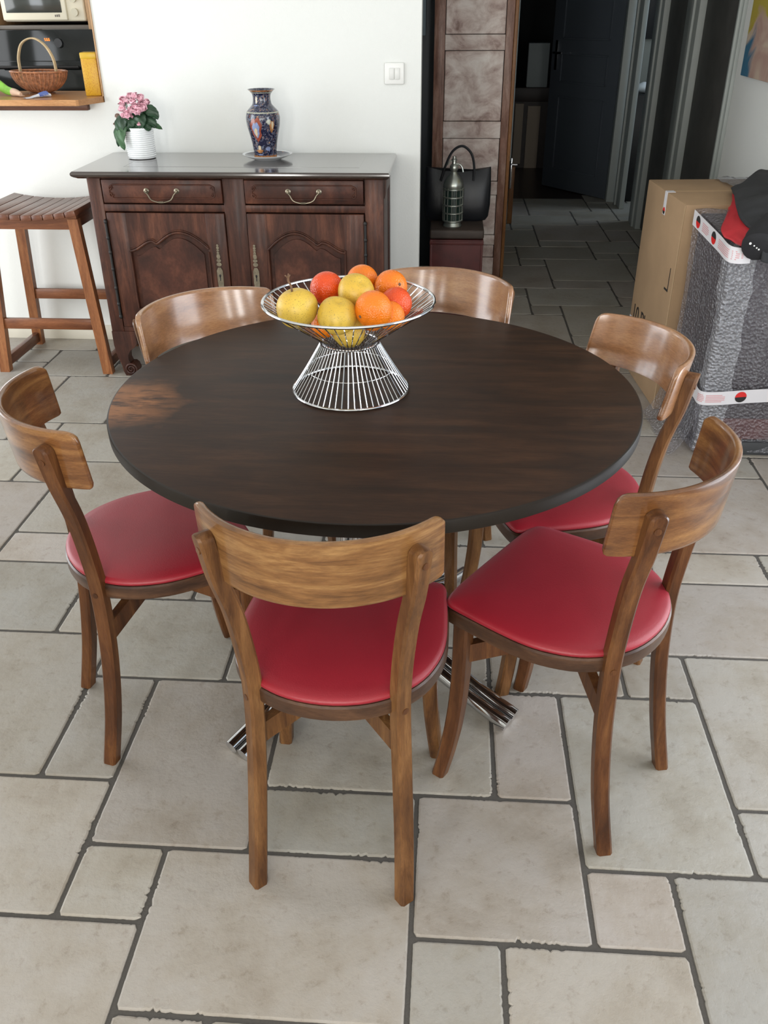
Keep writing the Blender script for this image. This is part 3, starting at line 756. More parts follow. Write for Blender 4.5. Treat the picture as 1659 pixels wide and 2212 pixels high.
def drawer(x0, x1):
    z0, z1 = .748, .840; y = Yf-.008
    bm = new_bm(); box(bm, x0, x1, y, Yf+.03, z0, z1, .005)
    # carved frame
    fr = [(x0+.045,z0+.020),(x1-.045,z0+.020),(x1-.03,z0+.03),(x1-.03,z1-.03),(x1-.045,z1-.020),(x0+.045,z1-.020),(x0+.03,z1-.03),(x0+.03,z0+.03)]
    tube(bm, [(px, y-.0005, pz) for px, pz in fr], .003, 6, closed=True)
    for sx, xx in ((1, x0+.036), (-1, x1-.036)):
        for sz, zz in ((1, z1-.030), (-1, z0+.030)):
            tube(bm, [(xx+sx*.009*(1-k/16)*math.cos(k*.6), y-.001, zz-sz*.004+sz*.011*(1-k/16)*math.sin(k*.6)) for k in range(14)], .0026, 6)
    d = obj('drawer', bm, M['buffet'], sb)
    cx_ = (x0+x1)/2; hb = new_bm()
    for s in (-1, 1):
        lathe_pts = [(0,0),(.010,0),(.011,.003),(.008,.005),(.005,.006),(.0045,.016),(0,.017)]
        bm2 = bmesh.new(); lathe(bm2, lathe_pts, 16)
        MM = Matrix.Translation((cx_+s*.062, y, .797)) @ Matrix.Rotation(PI/2, 4, 'X')
        bmesh.ops.transform(bm2, matrix=MM, verts=bm2.verts)
        me = bpy.data.meshes.new('t'); bm2.to_mesh(me); bm2.free(); hb.from_mesh(me); bpy.data.meshes.remove(me)
    arc = spline([(cx_-.066,y-.014,.797),(cx_-.054,y-.018,.786),(cx_-.040,y-.022,.766),(cx_-.012,y-.023,.757),(cx_+.012,y-.023,.757),(cx_+.040,y-.022,.766),(cx_+.054,y-.018,.786),(cx_+.066,y-.014,.797)], 5)
    tube(hb, arc, .0027, 8); tube(hb, [(cx_-.010,y-.023,.757),(cx_+.010,y-.023,.757)], .0045, 8)
    obj('drawer_handle', hb, M['brass'], d)
drawer(-1.369, -.878); drawer(-.786, -.308)
def cdoor(x0, x1, mirror):
    z0, z1 = .228, .710; y = Yf-.006
    bm = new_bm()
    st = .080
    box(bm, x0, x0+st, y, Yf+.028, z0, z1, .003); box(bm, x1-st, x1, y, Yf+.028, z0, z1, .003)
    box(bm, x0+st-.002, x1-st+.002, y, Yf+.028, z0, z0+.08, .003)
    # arched top rail ("chapeau de gendarme")
    a, b_ = x0+st-.001, x1-st+.001; c_ = (a+b_)/2; w = b_-a
    arch = []
    for k in range(41):
        f = k/40; x = a+w*f; g_ = 1-f if mirror else f
        if g_ < .30: z = .556+.040*(1-math.cos(g_/.30*PI))/2*(1 if g_ > .02 else 0)
        elif g_ < .36: z = .596-.010*math.sin((g_-.30)/.06*PI/2)
        elif g_ < .64: z = .586+.046*math.sin((g_-.36)/.28*PI/2)
        else: z = .632-.062*(1-math.cos((g_-.64)/.36*PI/2))-.004*max(0,(g_-.9)*8)
        arch.append((x, z))
    prism(bm, [(a, z1-.001), *arch, (b_, z1-.001)], y+.001, Yf+.028, axis='y')
    tube(bm, [(x, y-.001, z) for x, z in arch], .0055, 8); tube(bm, [(x, y-.002, z+.010) for x, z in arch], .0028, 6)
    for xx in (a, b_): tube(bm, [(xx, y, arch[0][1]), (xx, y, z0+.08)], .005, 6)
    tube(bm, [(a, y, z0+.08), (b_, y, z0+.08)], .005, 6)
    d = obj('door', bm, M['buffet_v'], sb, angle=30)
    bm = new_bm(); box(bm, a, b_, Yf+.008, Yf+.024, z0+.07, .66)
    low = [(a+.022, z0+.10)] + [(a+.022+(w-.044)*k/40, arch[k][1]-.024) for k in range(41)] + [(b_-.022, z0+.10)]
    prism(bm, low, Yf+.001, Yf+.010, axis='y')
    obj('door_panel', bm, M['buffet'], d, angle=30)
    # fretted escutcheon
    ex = x1-.040 if not mirror else x0+.022
    bm = new_bm()
    def dia(z, w_, h_, k=6): prism(bm, [(ex+w_*math.cos(2*PI*q/k), z+h_*math.sin(2*PI*q/k)) for q in range(k)], y-.004, y+.001, axis='y')
    for z, w_, h_ in ((.583,.005,.005),(.573,.006,.006),(.563,.006,.005),(.553,.006,.005),(.538,.008,.013),(.521,.010,.007),(.505,.011,.009),(.398,.007,.006),(.387,.010,.010),(.374,.007,.006),(.36,.006,.008)): dia(z, w_, h_, 8)
    prism(bm, [(ex-.011,.410),(ex+.011,.410),(ex+.0125,.43),(ex+.0125,.478),(ex+.006,.492),(ex-.006,.492),(ex-.0125,.478),(ex-.0125,.43)], y-.004, y+.001, axis='y')
    es = obj('escutcheon', bm, M['brass'], d, smooth=False)
    bm = new_bm(); prism(bm, [(ex+.004*math.cos(q*PI/5), .458+.006*math.sin(q*PI/5)) for q in range(10)], y-.0052, y-.003, axis='y'); box(bm, ex-.002, ex+.002, y-.0052, y-.003, .436, .456)
    obj('keyhole', bm, M['black'], es, smooth=False)
    hx = x0-.006 if not mirror else x1+.006
    bm = new_bm(); tube(bm, [(hx, y-.004, .275),(hx, y-.004, .675)], .0055, 8)
    for z in (.675,.61,.55,.48,.40,.33,.275): sphere(bm, (hx, y-.004, z), .0078, 8, 6, sz=1.3)
    obj('hinge', bm, M['iron'], d)
cdoor(-1.369, -.878, False); cdoor(-.786, -.308, True)
BT = .8740

# plant on the sideboard
pot = thing('potted_plant', 'pink flowering plant in a ribbed white pot on the sideboard', 'plant', (-1.290,2.972,BT)); pot.scale = (1,1,.87)
bm = new_bm()
prof = [(0,0),(.052,0),(.058,.003)]
for k in range(14):
    z = .008+k*.0092; prof += [(.0575+.0018*(k/14), z), (.0592+.0018*(k/14), z+.002), (.0600+.0018*(k/14), z+.0046), (.0592+.0018*(k/14), z+.0072)]
prof += [(.0620,.140),(.0600,.142),(.0575,.138),(.0565,.120),(0,.118)]
lathe(bm, prof, 48); obj('pot', bm, M['white'], pot, angle=60)
bm = new_bm(); lathe(bm, [(0,.128),(.050,.124),(.056,.119)], 24); obj('soil', bm, M['soil'], pot)
def leaf(L_, W_, dir_, up, droop, base, m, scallop=.12, twist=0):
    bm = new_bm(); n, q = 14, 6; g = []
    for i in range(n+1):
        t = i/n; w = W_*math.sin(PI*min(1, t*.96+.04))**.7*(1-.25*t)*(1+scallop*math.sin(t*40))
        row = []
        for j in range(-q, q+1):
            s = j/q
            row.append(bm.verts.new((L_*t*math.cos(up*(1-t)), w*s, L_*(math.sin(up)*t - droop*t*t) + .18*abs(s)*w + .004*math.sin(s*5+t*7))))
        g.append(row)
    for i in range(n):
        for j in range(2*q): bm.faces.new((g[i][j], g[i+1][j], g[i+1][j+1], g[i][j+1]))
    o = obj('leaf', bm, m, pot); o.location = base; o.rotation_euler = (twist, 0, dir_)
    sm = o.modifiers.new('s', 'SOLIDIFY'); sm.thickness = .0012
    return o
rl = random.Random(11)
def bigleaf(pts, W_, nrm, m):
    """blade along a curve, pts in pot space, nrm = the way its face looks"""
    bm = new_bm(); P = spline(pts, 6); n = len(P)-1; q = 5; g = []; nr = Vector(nrm).normalized()
    for i, p in enumerate(P):
        t = i/n; tg = (P[min(i+1,n)]-P[max(i-1,0)]).normalized(); sd = tg.cross(nr).normalized()
        w = W_*(math.sin(PI*min(1, .06+t*.94))**.65)*(1.08-.25*t)*(1+.05*math.sin(t*38))
        g.append([bm.verts.new(p+sd*w*(j/q)-nr*w*.25*abs(j/q)**1.5+nr*.003*math.sin(i*.9+j)) for j in range(-q, q+1)])
    for i in range(n):
        for j in range(2*q): bm.faces.new((g[i][j], g[i+1][j], g[i+1][j+1], g[i][j+1]))
    o = obj('leaf', bm, m, pot); sm = o.modifiers.new('s', 'SOLIDIFY'); sm.thickness = .0012
for pts, W_, nr, mk in (
 ([(-.02,-.03,.185),(-.052,-.062,.150),(-.062,-.075,.100),(-.046,-.078,.048)], .027, (-.2,-1,.2), 'leaf_light'),
 ([(-.03,-.02,.19),(-.068,-.045,.150),(-.082,-.052,.105),(-.078,-.055,.060)], .022, (-.5,-1,.1), 'leaf'),
 ([(-.01,-.03,.21),(-.045,-.058,.185),(-.058,-.066,.150),(-.050,-.070,.115)], .028, (-.1,-1,.4), 'leaf'),
 ([(.0,-.02,.20),(-.018,-.052,.180),(-.025,-.060,.150),(-.018,-.058,.128)], .030, (0,-1,.4), 'leaf'),
 ([(.01,-.01,.20),(.022,-.045,.195),(.026,-.056,.165),(.020,-.054,.135)], .030, (.1,-1,.3), 'leaf'),
 ([(.02,0,.22),(.058,-.025,.225),(.084,-.030,.205),(.098,-.030,.178)], .026, (.2,-1,.5), 'leaf'),
 ([(.02,0,.20),(.052,-.025,.190),(.072,-.035,.165),(.082,-.036,.140)], .026, (.2,-1,.4), 'leaf'),
 ([(.02,0,.18),(.055,-.015,.170),(.083,-.015,.150),(.106,-.010,.132)], .015, (.1,-1,.6), 'leaf_light'),
 ([(.01,-.01,.17),(.040,-.035,.165),(.055,-.045,.145),(.058,-.046,.128)], .022, (.2,-1,.4), 'leaf'),
 ([(.0,.01,.19),(.01,.04,.20),(.02,.06,.18),(.02,.07,.15)], .03, (0,1,.5), 'leaf'),
 ([(.0,.0,.18),(-.04,.03,.19),(-.06,.04,.17),(-.07,.04,.14)], .03, (-.5,1,.5), 'leaf'),
 ([(.0,-.02,.17),(.0,-.045,.165),(.0,-.050,.150),(.0,-.050,.130)], .026, (0,-1,.3), 'leaf')):
    bigleaf(pts, W_, nr, M[mk])
bm = new_bm()
heads = [(-.045,-.01,.262),(-.02,.01,.275),(.005,-.01,.278),(.025,0,.265),(-.055,.0,.240),(-.03,-.03,.255),(.035,-.02,.245),(.012,-.04,.238),(.03,-.045,.225),(.045,-.03,.228),(-.025,-.05,.205),(-.038,-.045,.198),(.0,-.03,.255),(.048,.0,.25),(-.048,-.03,.225),(.018,.02,.27),(-.005,-.045,.222),(.022,-.055,.215),(-.018,-.045,.19)]
for (x, y, z) in heads:
    tube(bm, spline([(0,0,.12),(x*.5,y*.5,.18),(x,y,z)], 4), .0016, 5)
for (x, y, z) in ((-.075,-.02,.190),(-.088,-.015,.155)): tube(bm, spline([(0,0,.12),(x*.5,y*.5,.18),(x,y,z)], 4), .0016, 5)
obj('stem', bm, M['leaf'], pot)
def blossom(c, r, m, nm='flower'):
    bm = new_bm()
    for k in range(22):
        a = rl.random()*2*PI; b2 = rl.uniform(-.4, 1.0)*PI/2; d = Vector((math.cos(a)*math.cos(b2), math.sin(a)*math.cos(b2), math.sin(b2)))
        s = d.orthogonal().normalized(); s.rotate(Matrix.Rotation(rl.random()*6, 3, d)); t = d.cross(s); q = r*rl.uniform(.55, .9)
        p = d*r*rl.uniform(.35, .8)
        vs = [bm.verts.new(p+s*q*math.cos(w)*.8+t*q*math.sin(w)*.8+d*q*(.25*math.cos(2*w)+rl.uniform(-.1,.1))) for w in [2*PI*i/8 for i in range(8)]]
        ctr = bm.verts.new(p-d*q*.15)
        for i in range(8): bm.faces.new((ctr, vs[i], vs[(i+1)%8]))
    o = obj(nm, bm, m, pot); o.location = c; return o
for c in heads: blossom(c, .0175, M['pink'])
blossom((-.075,-.02,.190), .015, M['pink_dry']); blossom((-.088,-.015,.155), .013, M['pink_dry']); blossom((.022,-.055,.160), .009, M['pink'])

# plate and vase
pl = new_bm(); lathe(pl, [(0,.002),(.050,.002),(.055,0),(.060,.003),(.085,.012),(.103,.020),(.105,.0225),(.102,.0225),(.083,.016),(.058,.009),(0,.008)], 56)
pl_o = obj('plate', pl, M['white'], loc=(-.740,2.948,BT)); tag(pl_o, 'small round decorated plate under the painted vase', 'plate')
bm = new_bm(); lathe(bm, [(.055,.0092),(.083,.0168),(.094,.0205)], 56); obj('glaze_border', bm, M['majolica'], pl_o)
vase = thing('vase', 'dark blue baluster vase with ornate painted figures, on a plate', 'vase', (-.748,2.948,BT+.0092)); vase.scale = (1,1,.84)
VP = [(.045,0),(.0475,.002),(.0470,.010),(.0475,.022),(.0500,.045),(.0545,.075),(.0610,.110),(.0680,.145),(.0705,.170),(.0700,.190),(.0640,.212),(.0500,.230),(.0405,.243),(.0370,.258),(.0365,.275),(.0400,.290),(.0500,.304),(.0565,.309)]
bm = new_bm(); P3 = spline([(r_,0,z) for r_, z in VP], 4); lathe(bm, [(0,0)]+[(p.x, p.z) for p in P3]+[(.0545,.309),(.047,.302),(.036,.288),(.032,.27),(0,.262)], 56)
obj('body', bm, M['majolica'], vase)
def band(z0, z1, m, nm='glaze_band'):
    bm = new_bm(); pr = [(p.x+.0006, p.z) for p in P3 if z0 <= p.z <= z1]; lathe(bm, pr, 56); obj(nm, bm, m, vase)
band(.001,.014,M['ochre_band']); band(.206,.213,M['pale_band']); band(.292,.300,M['pale_band']); band(.300,.3085,M['ochre_band'])
def vr(z):
    for a, b_ in zip(P3, P3[1:]):
        if a.z <= z <= b_.z and b_.z > a.z: return a.x+(b_.x-a.x)*(z-a.z)/(b_.z-a.z)
    return .05
def motif(a0, zc, w, h, m, off, nm='painted_motif'):
    bm = new_bm(); nr = 5; rows = []
    for i in range(nr+1):
        f = i/nr; row = []
        for k in range(20):
            t = 2*PI*k/20; wob = 1+.14*math.sin(3*t+a0*7)+.10*math.sin(7*t+zc*90)
            z = zc+h*f*wob*math.sin(t); r_ = vr(z)+off; a = a0+w*f*wob*math.cos(t)/r_
            row.append(bm.verts.new((r_*math.cos(a), r_*math.sin(a), z)))
        rows.append(row)
    for a_, b_ in zip(rows[1:], rows[2:]):
        for k in range(20): bm.faces.new((a_[k], a_[(k+1)%20], b_[(k+1)%20], b_[k]))
    c = bm.verts.new((sum((v.co for v in rows[1]), Vector())/20)); 
    for k in range(20): bm.faces.new((c, rows[1][k], rows[1][(k+1)%20]))
    obj(nm, bm, m, vase)
fa = -PI/2 - .05
motif(fa-.25,.140,.026,.052,M['russet'],.0008); motif(fa-.25,.136,.016,.034,M['blue_glaze'],.0014); motif(fa-.27,.124,.007,.020,M['cream_glaze'],.002)
motif(fa+.75,.150,.011,.026,M['ochre_band'],.0010); motif(fa+.78,.155,.005,.018,M['cream_glaze'],.0018); motif(fa+.55,.17,.010,.012,M['pale_band'],.001)
motif(fa-.2,.045,.006,.018,M['cream_glaze'],.001); motif(fa-.2,.034,.014,.008,M['ochre_band'],.0014); motif(fa-.2,.018,.012,.003,M['blue_glaze'],.001)
motif(fa-.4,.265,.004,.016,M['cream_glaze'],.001); motif(fa-.4,.24,.010,.003,M['blue_glaze'],.001); motif(fa+.5,.045,.010,.010,M['blue_glaze'],.001)

# light switch
sw = thing('light_switch', 'white double rocker light switch on the wall', 'switch', (-.212,WY,1.186))
bm = new_bm(); box(bm, -.042,.042,-.009,0,-.042,.042,.006,3); obj('switch_plate', bm, M['plastic_white'], sw)
for s in (-1, 1):
    bm = new_bm(); box(bm, min(s*.0008, s*.022), max(s*.0008, s*.022), -.0135, -.008, -.022, .022, .0025); obj('rocker', bm, M['plastic_white2'], sw)

# ------------------------------------------------------------------ slatted stool
stl = thing('bar_stool', 'wooden bar stool with a curved slatted seat beside the sideboard', 'stool', (-1.725,2.87,0))
def post(x0, y0, x1, y1, w=.044):
    bm = new_bm(); rings = []
    for f, z in ((0,0),(.5,.335),(1,.672)):
        x, y = x0+(x1-x0)*f, y0+(y1-y0)*f
        rings.append([(x-w/2,y-w*.4,z),(x+w/2,y-w*.4,z),(x+w/2,y+w*.4,z),(x-w/2,y+w*.4,z)])
    loft(bm, rings); obj('leg', bm, M['stool'], stl, smooth=False)
fx, fy, tx, ty = .240, .185, .188, .150
for sx in (-1,1):
    for sy in (-1,1): post(sx*fx, sy*fy, sx*tx, sy*ty)
def xat(z): return fx+(tx-fx)*z/.672
def yat(z): return fy+(ty-fy)*z/.672
for nm, sy, z in (('front_rail',-1,.222),('rear_rail',1,.255)):
    bm = new_bm(); x = xat(z)-.015; y = sy*yat(z); box(bm, -x, x, y-.011, y+.011, z-.023, z+.023, .002); obj(nm, bm, M['stool_h'], stl)
for sx in (-1, 1):
    bm = new_bm(); x = sx*xat(.04); box(bm, x-.012, x+.012, -.17, .17, .018, .062, .002); obj('side_rail', bm, M['stool_slat'], stl)
for sy in (-1, 1):
    bm = new_bm(); xx = .205; pts = [(xx*k/8, .690-.020*(1-(k/8)**2)) for k in range(-8, 9)]
    prism(bm, [(-xx,.628)]+[(p, z) for p, z in pts]+[(xx,.628)], sy*ty-.012, sy*ty+.012, axis='y'); obj('apron', bm, M['stool_h'], stl)
for sx in (-1, 1):
    bm = new_bm(); box(bm, sx*tx-.012, sx*tx+.012, -ty, ty, .632, .682, .002); obj('side_apron', bm, M['stool_slat'], stl)
ns = 9; wS = .435/ns
for k in range(ns):
    xc = -.2175+wS*(k+.5); zc = .690-.022*(1-(xc/.2175)**2); sl = math.atan(.044*xc/.2175**2)
    bm = new_bm(); box(bm, -wS/2+.0016, wS/2-.0016, -.190, .190, 0, .022, .0025)
    bmesh.ops.transform(bm, matrix=Matrix.Translation((xc,0,zc)) @ Matrix.Rotation(-sl, 4, 'Y'), verts=bm.verts)
    obj('seat_slat', bm, M['stool_slat'], stl)

# ------------------------------------------------------------------ serving hatch and kitchen behind
sl = thing('serving_counter', 'beech wood counter board in the wall opening', 'counter')
bm = new_bm(); prism(bm, [(-3.09,2.975),(-1.545,2.975),(-1.535,2.980),(-1.4815,3.128),(-1.4815,3.39),(-3.09,3.39)], 1.0765, 1.100)
obj('board', bm, M['sill'], sl, smooth=False)
bm = new_bm(); box(bm, -3.09, -1.548, 3.105, 3.134, 1.046, 1.076, .003); obj('support_batten', bm, M['sill_dark'], sl)
bm = new_bm(); box(bm, -1.4835, -1.4775, 3.128, 3.262, 1.1, 2.1, .001); struct('trim_5', bm, M['beech'])
bm = new_bm()
box(bm, -3.2, -.80, 5.4, 5.5, -.01, 2.5); box(bm, -1.30, -1.20, 3.25, 5.4, -.01, 2.5)
struct('wall_kitchen', bm, M['wall'], smooth=False)
bm = new_bm(); box(bm, -3.2, -1.2, 3.25, 5.5, -.06, -.005); struct('floor_kitchen', bm, M['palewood'], smooth=False)
cab = thing('tall_cabinet', 'light wood tall kitchen unit around the oven and microwave', 'cabinet', (0,0,0))
KY = 4.30
bm = new_bm(); box(bm, -2.475,-2.445,KY,KY+.6,0,2.1,.001); box(bm, -1.932,-1.908,KY,KY+.6,1.325,2.1,.001); obj('side_panel', bm, M['beech'], cab)
bm = new_bm(); box(bm, -2.445,-1.932,KY+.01,KY+.6,1.326,1.345,.001); obj('shelf', bm, M['greyplastic'], cab)
bm = new_bm(); box(bm, -2.54,-1.905,KY+.05,KY+.6,0,.72); box(bm, -2.445,-1.932,KY+.55,KY+.6,1.345,2.1); box(bm,-2.445,-1.932,KY+.05,KY+.6,1.75,2.1); obj('carcass', bm, M['darkwood'], cab)
ov = thing('oven', 'built-in black glass oven with an orange clock display', 'oven')
bm = new_bm(); box(bm, -2.555,-1.905,KY-.012,KY+.049,.73,1.324,.003); obj('body', bm, M['dglass'], ov)
bm = new_bm(); box(bm, -2.54,-1.92,KY-.030,KY-.013,.74,1.175,.004); dr = obj('oven_door', bm, M['dglass'], ov)
bm = new_bm(); tube(bm, [(-2.45,KY-.055,1.145),(-2.0,KY-.055,1.145)], .009, 8); tube(bm, [(-2.42,KY-.055,1.145),(-2.42,KY-.025,1.145)], .007, 8); tube(bm, [(-2.03,KY-.055,1.145),(-2.03,KY-.025,1.145)], .007, 8); obj('door_handle', bm, M['iron'], dr)
bm = new_bm(); 
def seg7(bm, x, z, s, on):
    S_ = {'a':((0,2),(1,2)),'b':((1,2),(1,1)),'c':((1,1),(1,0)),'d':((0,0),(1,0)),'e':((0,0),(0,1)),'f':((0,1),(0,2)),'g':((0,1),(1,1))}
    for k in on:
        (a,b_),(c_,d_) = S_[k]; tube(bm, [(x+a*s, KY-.0135, z+b_*s), (x+c_*s, KY-.0135, z+d_*s)], .0011, 4)
for i, on in enumerate(('acdfg','acdefg','acdefg')): seg7(bm, -2.183+i*.011, 1.272, .0058, on)
obj('clock_display', bm, M['display'], ov)
for x in (-2.105,):
    bm = new_bm(); tube(bm, [(x,KY-.012,1.262),(x,KY-.030,1.262)], .022, 24); obj('knob', bm, M['black'], ov)
mw = thing('microwave', 'cream white microwave oven in the wooden niche', 'microwave')
MY = 4.325
bm = new_bm(); box(bm, -2.405,-1.948,MY,MY+.34,1.362,1.63,.012,3); obj('housing', bm, M['cream'], mw)
bm = new_bm(); box(bm, -2.402,-2.045,MY-.014,MY+.004,1.368,1.625,.006,3); md = obj('door', bm, M['cream'], mw)
bm = new_bm(); box(bm, -2.378,-2.070,MY-.0175,MY-.010,1.404,1.60,.003); obj('window', bm, M['mwglass'], md)
for x0_ in (-2.115, -2.104, -2.094):
    pass
bm = new_bm()
for q, x in enumerate((-2.112,-2.102,-2.092)): box(bm, x, x+.007, MY-.0152, MY-.0138, 1.384, 1.394+.001*q)
obj('badge', bm, M['greyplastic'], md, smooth=False)
for z in (1.405, 1.47, 1.53):
    bm = new_bm(); tube(bm, [(-2.002,MY+.001,z),(-2.002,MY-.016,z)], .019, 24); obj('knob', bm, M['cream2'], mw)

# basket
BZ = 0
bk = thing('wicker_basket', 'brown wicker basket with a tall hooped handle on the counter', 'basket', (-1.806,3.262,1.1005), -.25); bk.scale = (1,1,.76)
bm = new_bm(); a0, b0 = .128, .085
def bask(t, f):   # f 0 bottom .. 1 rim
    s = math.sin(f*PI/2)**.75; z = .003+.112*(1-math.cos(f*PI/2))**.85
    return Vector((a0*s*math.cos(t)*(1+.05*f), b0*s*math.sin(t), z))
for k in range(40):
    t = 2*PI*k/40; tube(bm, [bask(t, f) for f in (.12,.3,.45,.6,.75,.88,1)], .0034, 6)
for i in range(22):
    f = .10+.84*i/21; tube(bm, [bask(2*PI*k/56, f)*(1)+Vector((0,0,.0018*math.sin(k*PI+i*PI))) for k in range(56)], .0020, 5, closed=True)
lathe(bm, [(0,.004),(.05,.004),(.05,.001),(0,.001)], 24, sx=1.2)
obj('bowl', bm, M['wicker'], bk)
bm = new_bm(); tube(bm, [bask(2*PI*k/56, 1)+Vector((0,0,.002)) for k in range(56)], .0062, 8, closed=True); obj('rim', bm, M['wicker'], bk)
bm = new_bm()
for off in (-.0035,.0035): tube(bm, spline([(-.095,off,.03),(-.096,off,.125),(-.090,off,.195),(-.060,off,.262),(0,off,.288),(.055,off,.256),(.088,off,.190),(.094,off,.12),(.090,off,.04)], 6), .0046, 8)
obj('handle', bm, M['wicker_light'], bk)

# yellow tin
tin = thing('storage_tin', 'tall yellow tin box standing on the counter at the wall opening', 'tin', (-1.530,3.178,1.1005), .10); tin.scale = (.80,.80,.885)
m, nt, b = mat('yellow_tin'); tc = N(nt,'ShaderNodeTexCoord'); v = N(nt,'ShaderNodeTexVoronoi', Scale=130.0); L(nt, tc.outputs['Object'], v.inputs['Vector'])
r = ramp(nt, [(.2,(.50,.22,.008)),(.5,(.60,.33,.014))]); L(nt, v.outputs['Distance'], r.inputs['Fac']); L(nt, r.outputs['Color'], b.inputs['Base Color']); b.inputs['Roughness'].default_value = .4
M['tin'] = m; M['tin_plain'] = plain('tin_plain', (.58,.36,.018), .35); M['tin_dark'] = plain('tin_dark', (.03,.03,.04), .4)
bm = new_bm(); box(bm, -.042,.042,-.042,.042,0,.165,.004); obj('body', bm, M['tin'], tin)
bm = new_bm(); box(bm, -.0435,.0435,-.0435,.0435,.162,.190,.005); obj('lid', bm, M['tin_plain'], tin)
bm = new_bm(); box(bm, .0421,.0429,-.030,.036,.02,.155); obj('side_shade', bm, M['tin_dark'], tin, smooth=False)  # dark sheet on the right face; the tin's shaded side put into colour
bm = new_bm(); box(bm, .0425,.0434,-.034,-.014,.012,.04); obj('blue_mark', bm, M['tubeblue'], tin, smooth=False)
# crumpled tube
tb = thing('crumpled_sachet', 'crumpled white and blue foil tube lying on the counter before the basket', 'sachet', (-1.745,3.075,1.1005), .75)
bm = new_bm(); rings = []
for i in range(9):
    f = i/8; w = .020-.006*math.sin(f*3); h_ = .0012+.020*math.sin(f*PI*.55)**2*(1 if f < .95 else .6)
    rings.append([Vector((-.06+.11*f, w*math.cos(t), max(0, h_*.5*(1+math.sin(t))+.0015*math.sin(5*t+f*9)))) for t in [2*PI*k/14 for k in range(14)]])
loft(bm, rings); obj('body', bm, M['tubewhite'], tb)
bm = new_bm(); rings = []
for i in range(4):
    f = .55+.35*i/3; w = .0205-.006*math.sin(f*3); h_ = .0026+.020*math.sin(f*PI*.55)**2
    rings.append([Vector((-.06+.11*f, w*math.cos(t), max(0, h_*.5*(1+math.sin(t))+.0015*math.sin(5*t+f*9)+.0006))) for t in [2*PI*k/14 for k in range(14)]])
loft(bm, rings, caps=False); obj('blue_print', bm, M['tubeblue'], tb)
# leeks at the left edge
lk = thing('leek', 'green leek with a pale root lying on the counter at the left edge', 'vegetable', (-1.895,3.14,1.101), -.55); lk.scale = (.85,.8,.8)
bm = new_bm(); tube(bm, spline([(.02,0,.021),(-.03,0,.027),(-.09,.0,.050),(-.18,.01,.070)], 5), [.019+.012*k/15 for k in range(16)], 12, flat=.8); obj('leaves', bm, M['leek'], lk)
bm = new_bm(); tube(bm, spline([(.085,0,.012),(.05,0,.018),(.02,0,.0205)], 5), [.009,.011,.013,.014,.016,.017,.018,.019,.020,.020,.020], 12); 
for k in range(9): tube(bm, spline([(.072,0,.010),(.082,.004*(k-4)*.5,.008),(.090+.002*(k%3),.004*(k-4),.003)], 3), .0008, 4)
obj('root', bm, M['leek_pale'], lk)

# ------------------------------------------------------------------ trunk, siphon, bag, antique door
tk = thing('trunk', 'old red wooden trunk standing in front of the antique door', 'trunk', (.078,3.735,0))
bm = new_bm(); box(bm, -.133,.133,-.165,.165,0,.400,.006)
for x in (-.135,.123): box(bm, x, x+.012, -.168, .168, 0, .40, .002)
for z in (.012,.375): box(bm, -.137,.137,-.170,.170,z,z+.018,.003)
obj('body', bm, M['trunk'], tk)
bm = new_bm(); box(bm, -.137,.137,-.172,.172,.404,.450,.010,3); obj('lid', bm, M['trunk_top'], tk)
bm = new_bm(); tube(bm, spline([(-.05,-.171,.235),(-.045,-.188,.222),(0,-.190,.215),(.045,-.188,.222),(.05,-.171,.235)], 5), .006, 8)
for x in (-.05,.05): box(bm, x-.012, x+.012, -.174, -.169, .22, .25, .002)
obj('handle', bm, M['iron'], tk)
sy = thing('soda_siphon', 'old soda siphon bottle in pierced metal casing, standing on the red trunk', 'bottle', (.054,3.655,.4505))
bm = new_bm(); lathe(bm, [(0,0),(.047,0),(.048,.004),(.044,.012),(.041,.020),(.044,.024),(.044,.030),(.0,.030)], 36)
lathe(bm, [(.0,.185),(.047,.185),(.0505,.192),(.050,.205),(.044,.222),(.033,.238),(.020,.250),(.015,.262),(.017,.268),(.021,.274),(.021,.288),(.017,.294),(.011,.300),(.010,.312),(.014,.314),(.014,.320),(.009,.324),(.009,.335),(0,.336)], 36)
for k in range(5):
    z = .030+k*.038; tube(bm, [(.0495*math.cos(2*PI*q/40), .0495*math.sin(2*PI*q/40), z) for q in range(40)], .0042, 6, closed=True)
for q in range(14):
    a = 2*PI*q/14+.1; tube(bm, [(.0500*math.cos(a), .0500*math.sin(a), .028), (.0505*math.cos(a), .0505*math.sin(a), .188)], .0026, 5)
obj('metal_casing', bm, M['pewter'], sy)
bm = new_bm(); lathe(bm, [(0,.024),(.0475,.030),(.0485,.10),(.0475,.186),(0,.190)], 32); obj('glass', bm, M['green_glass'], sy)
bm = new_bm(); tube(bm, spline([(.008,0,.300),(.028,-.004,.296),(.040,-.006,.282),(.045,-.007,.262)], 5), .0046, 8); tube(bm, spline([(-.004,0,.314),(-.022,0,.310),(-.034,0,.292)], 4), .0030, 8); obj('spout', bm, M['pewter'], sy)
bg = thing('handbag', 'black leather handbag with a thin hooped handle behind the soda siphon', 'bag', (.078,3.815,.4505))
bm = new_bm(); rings = []
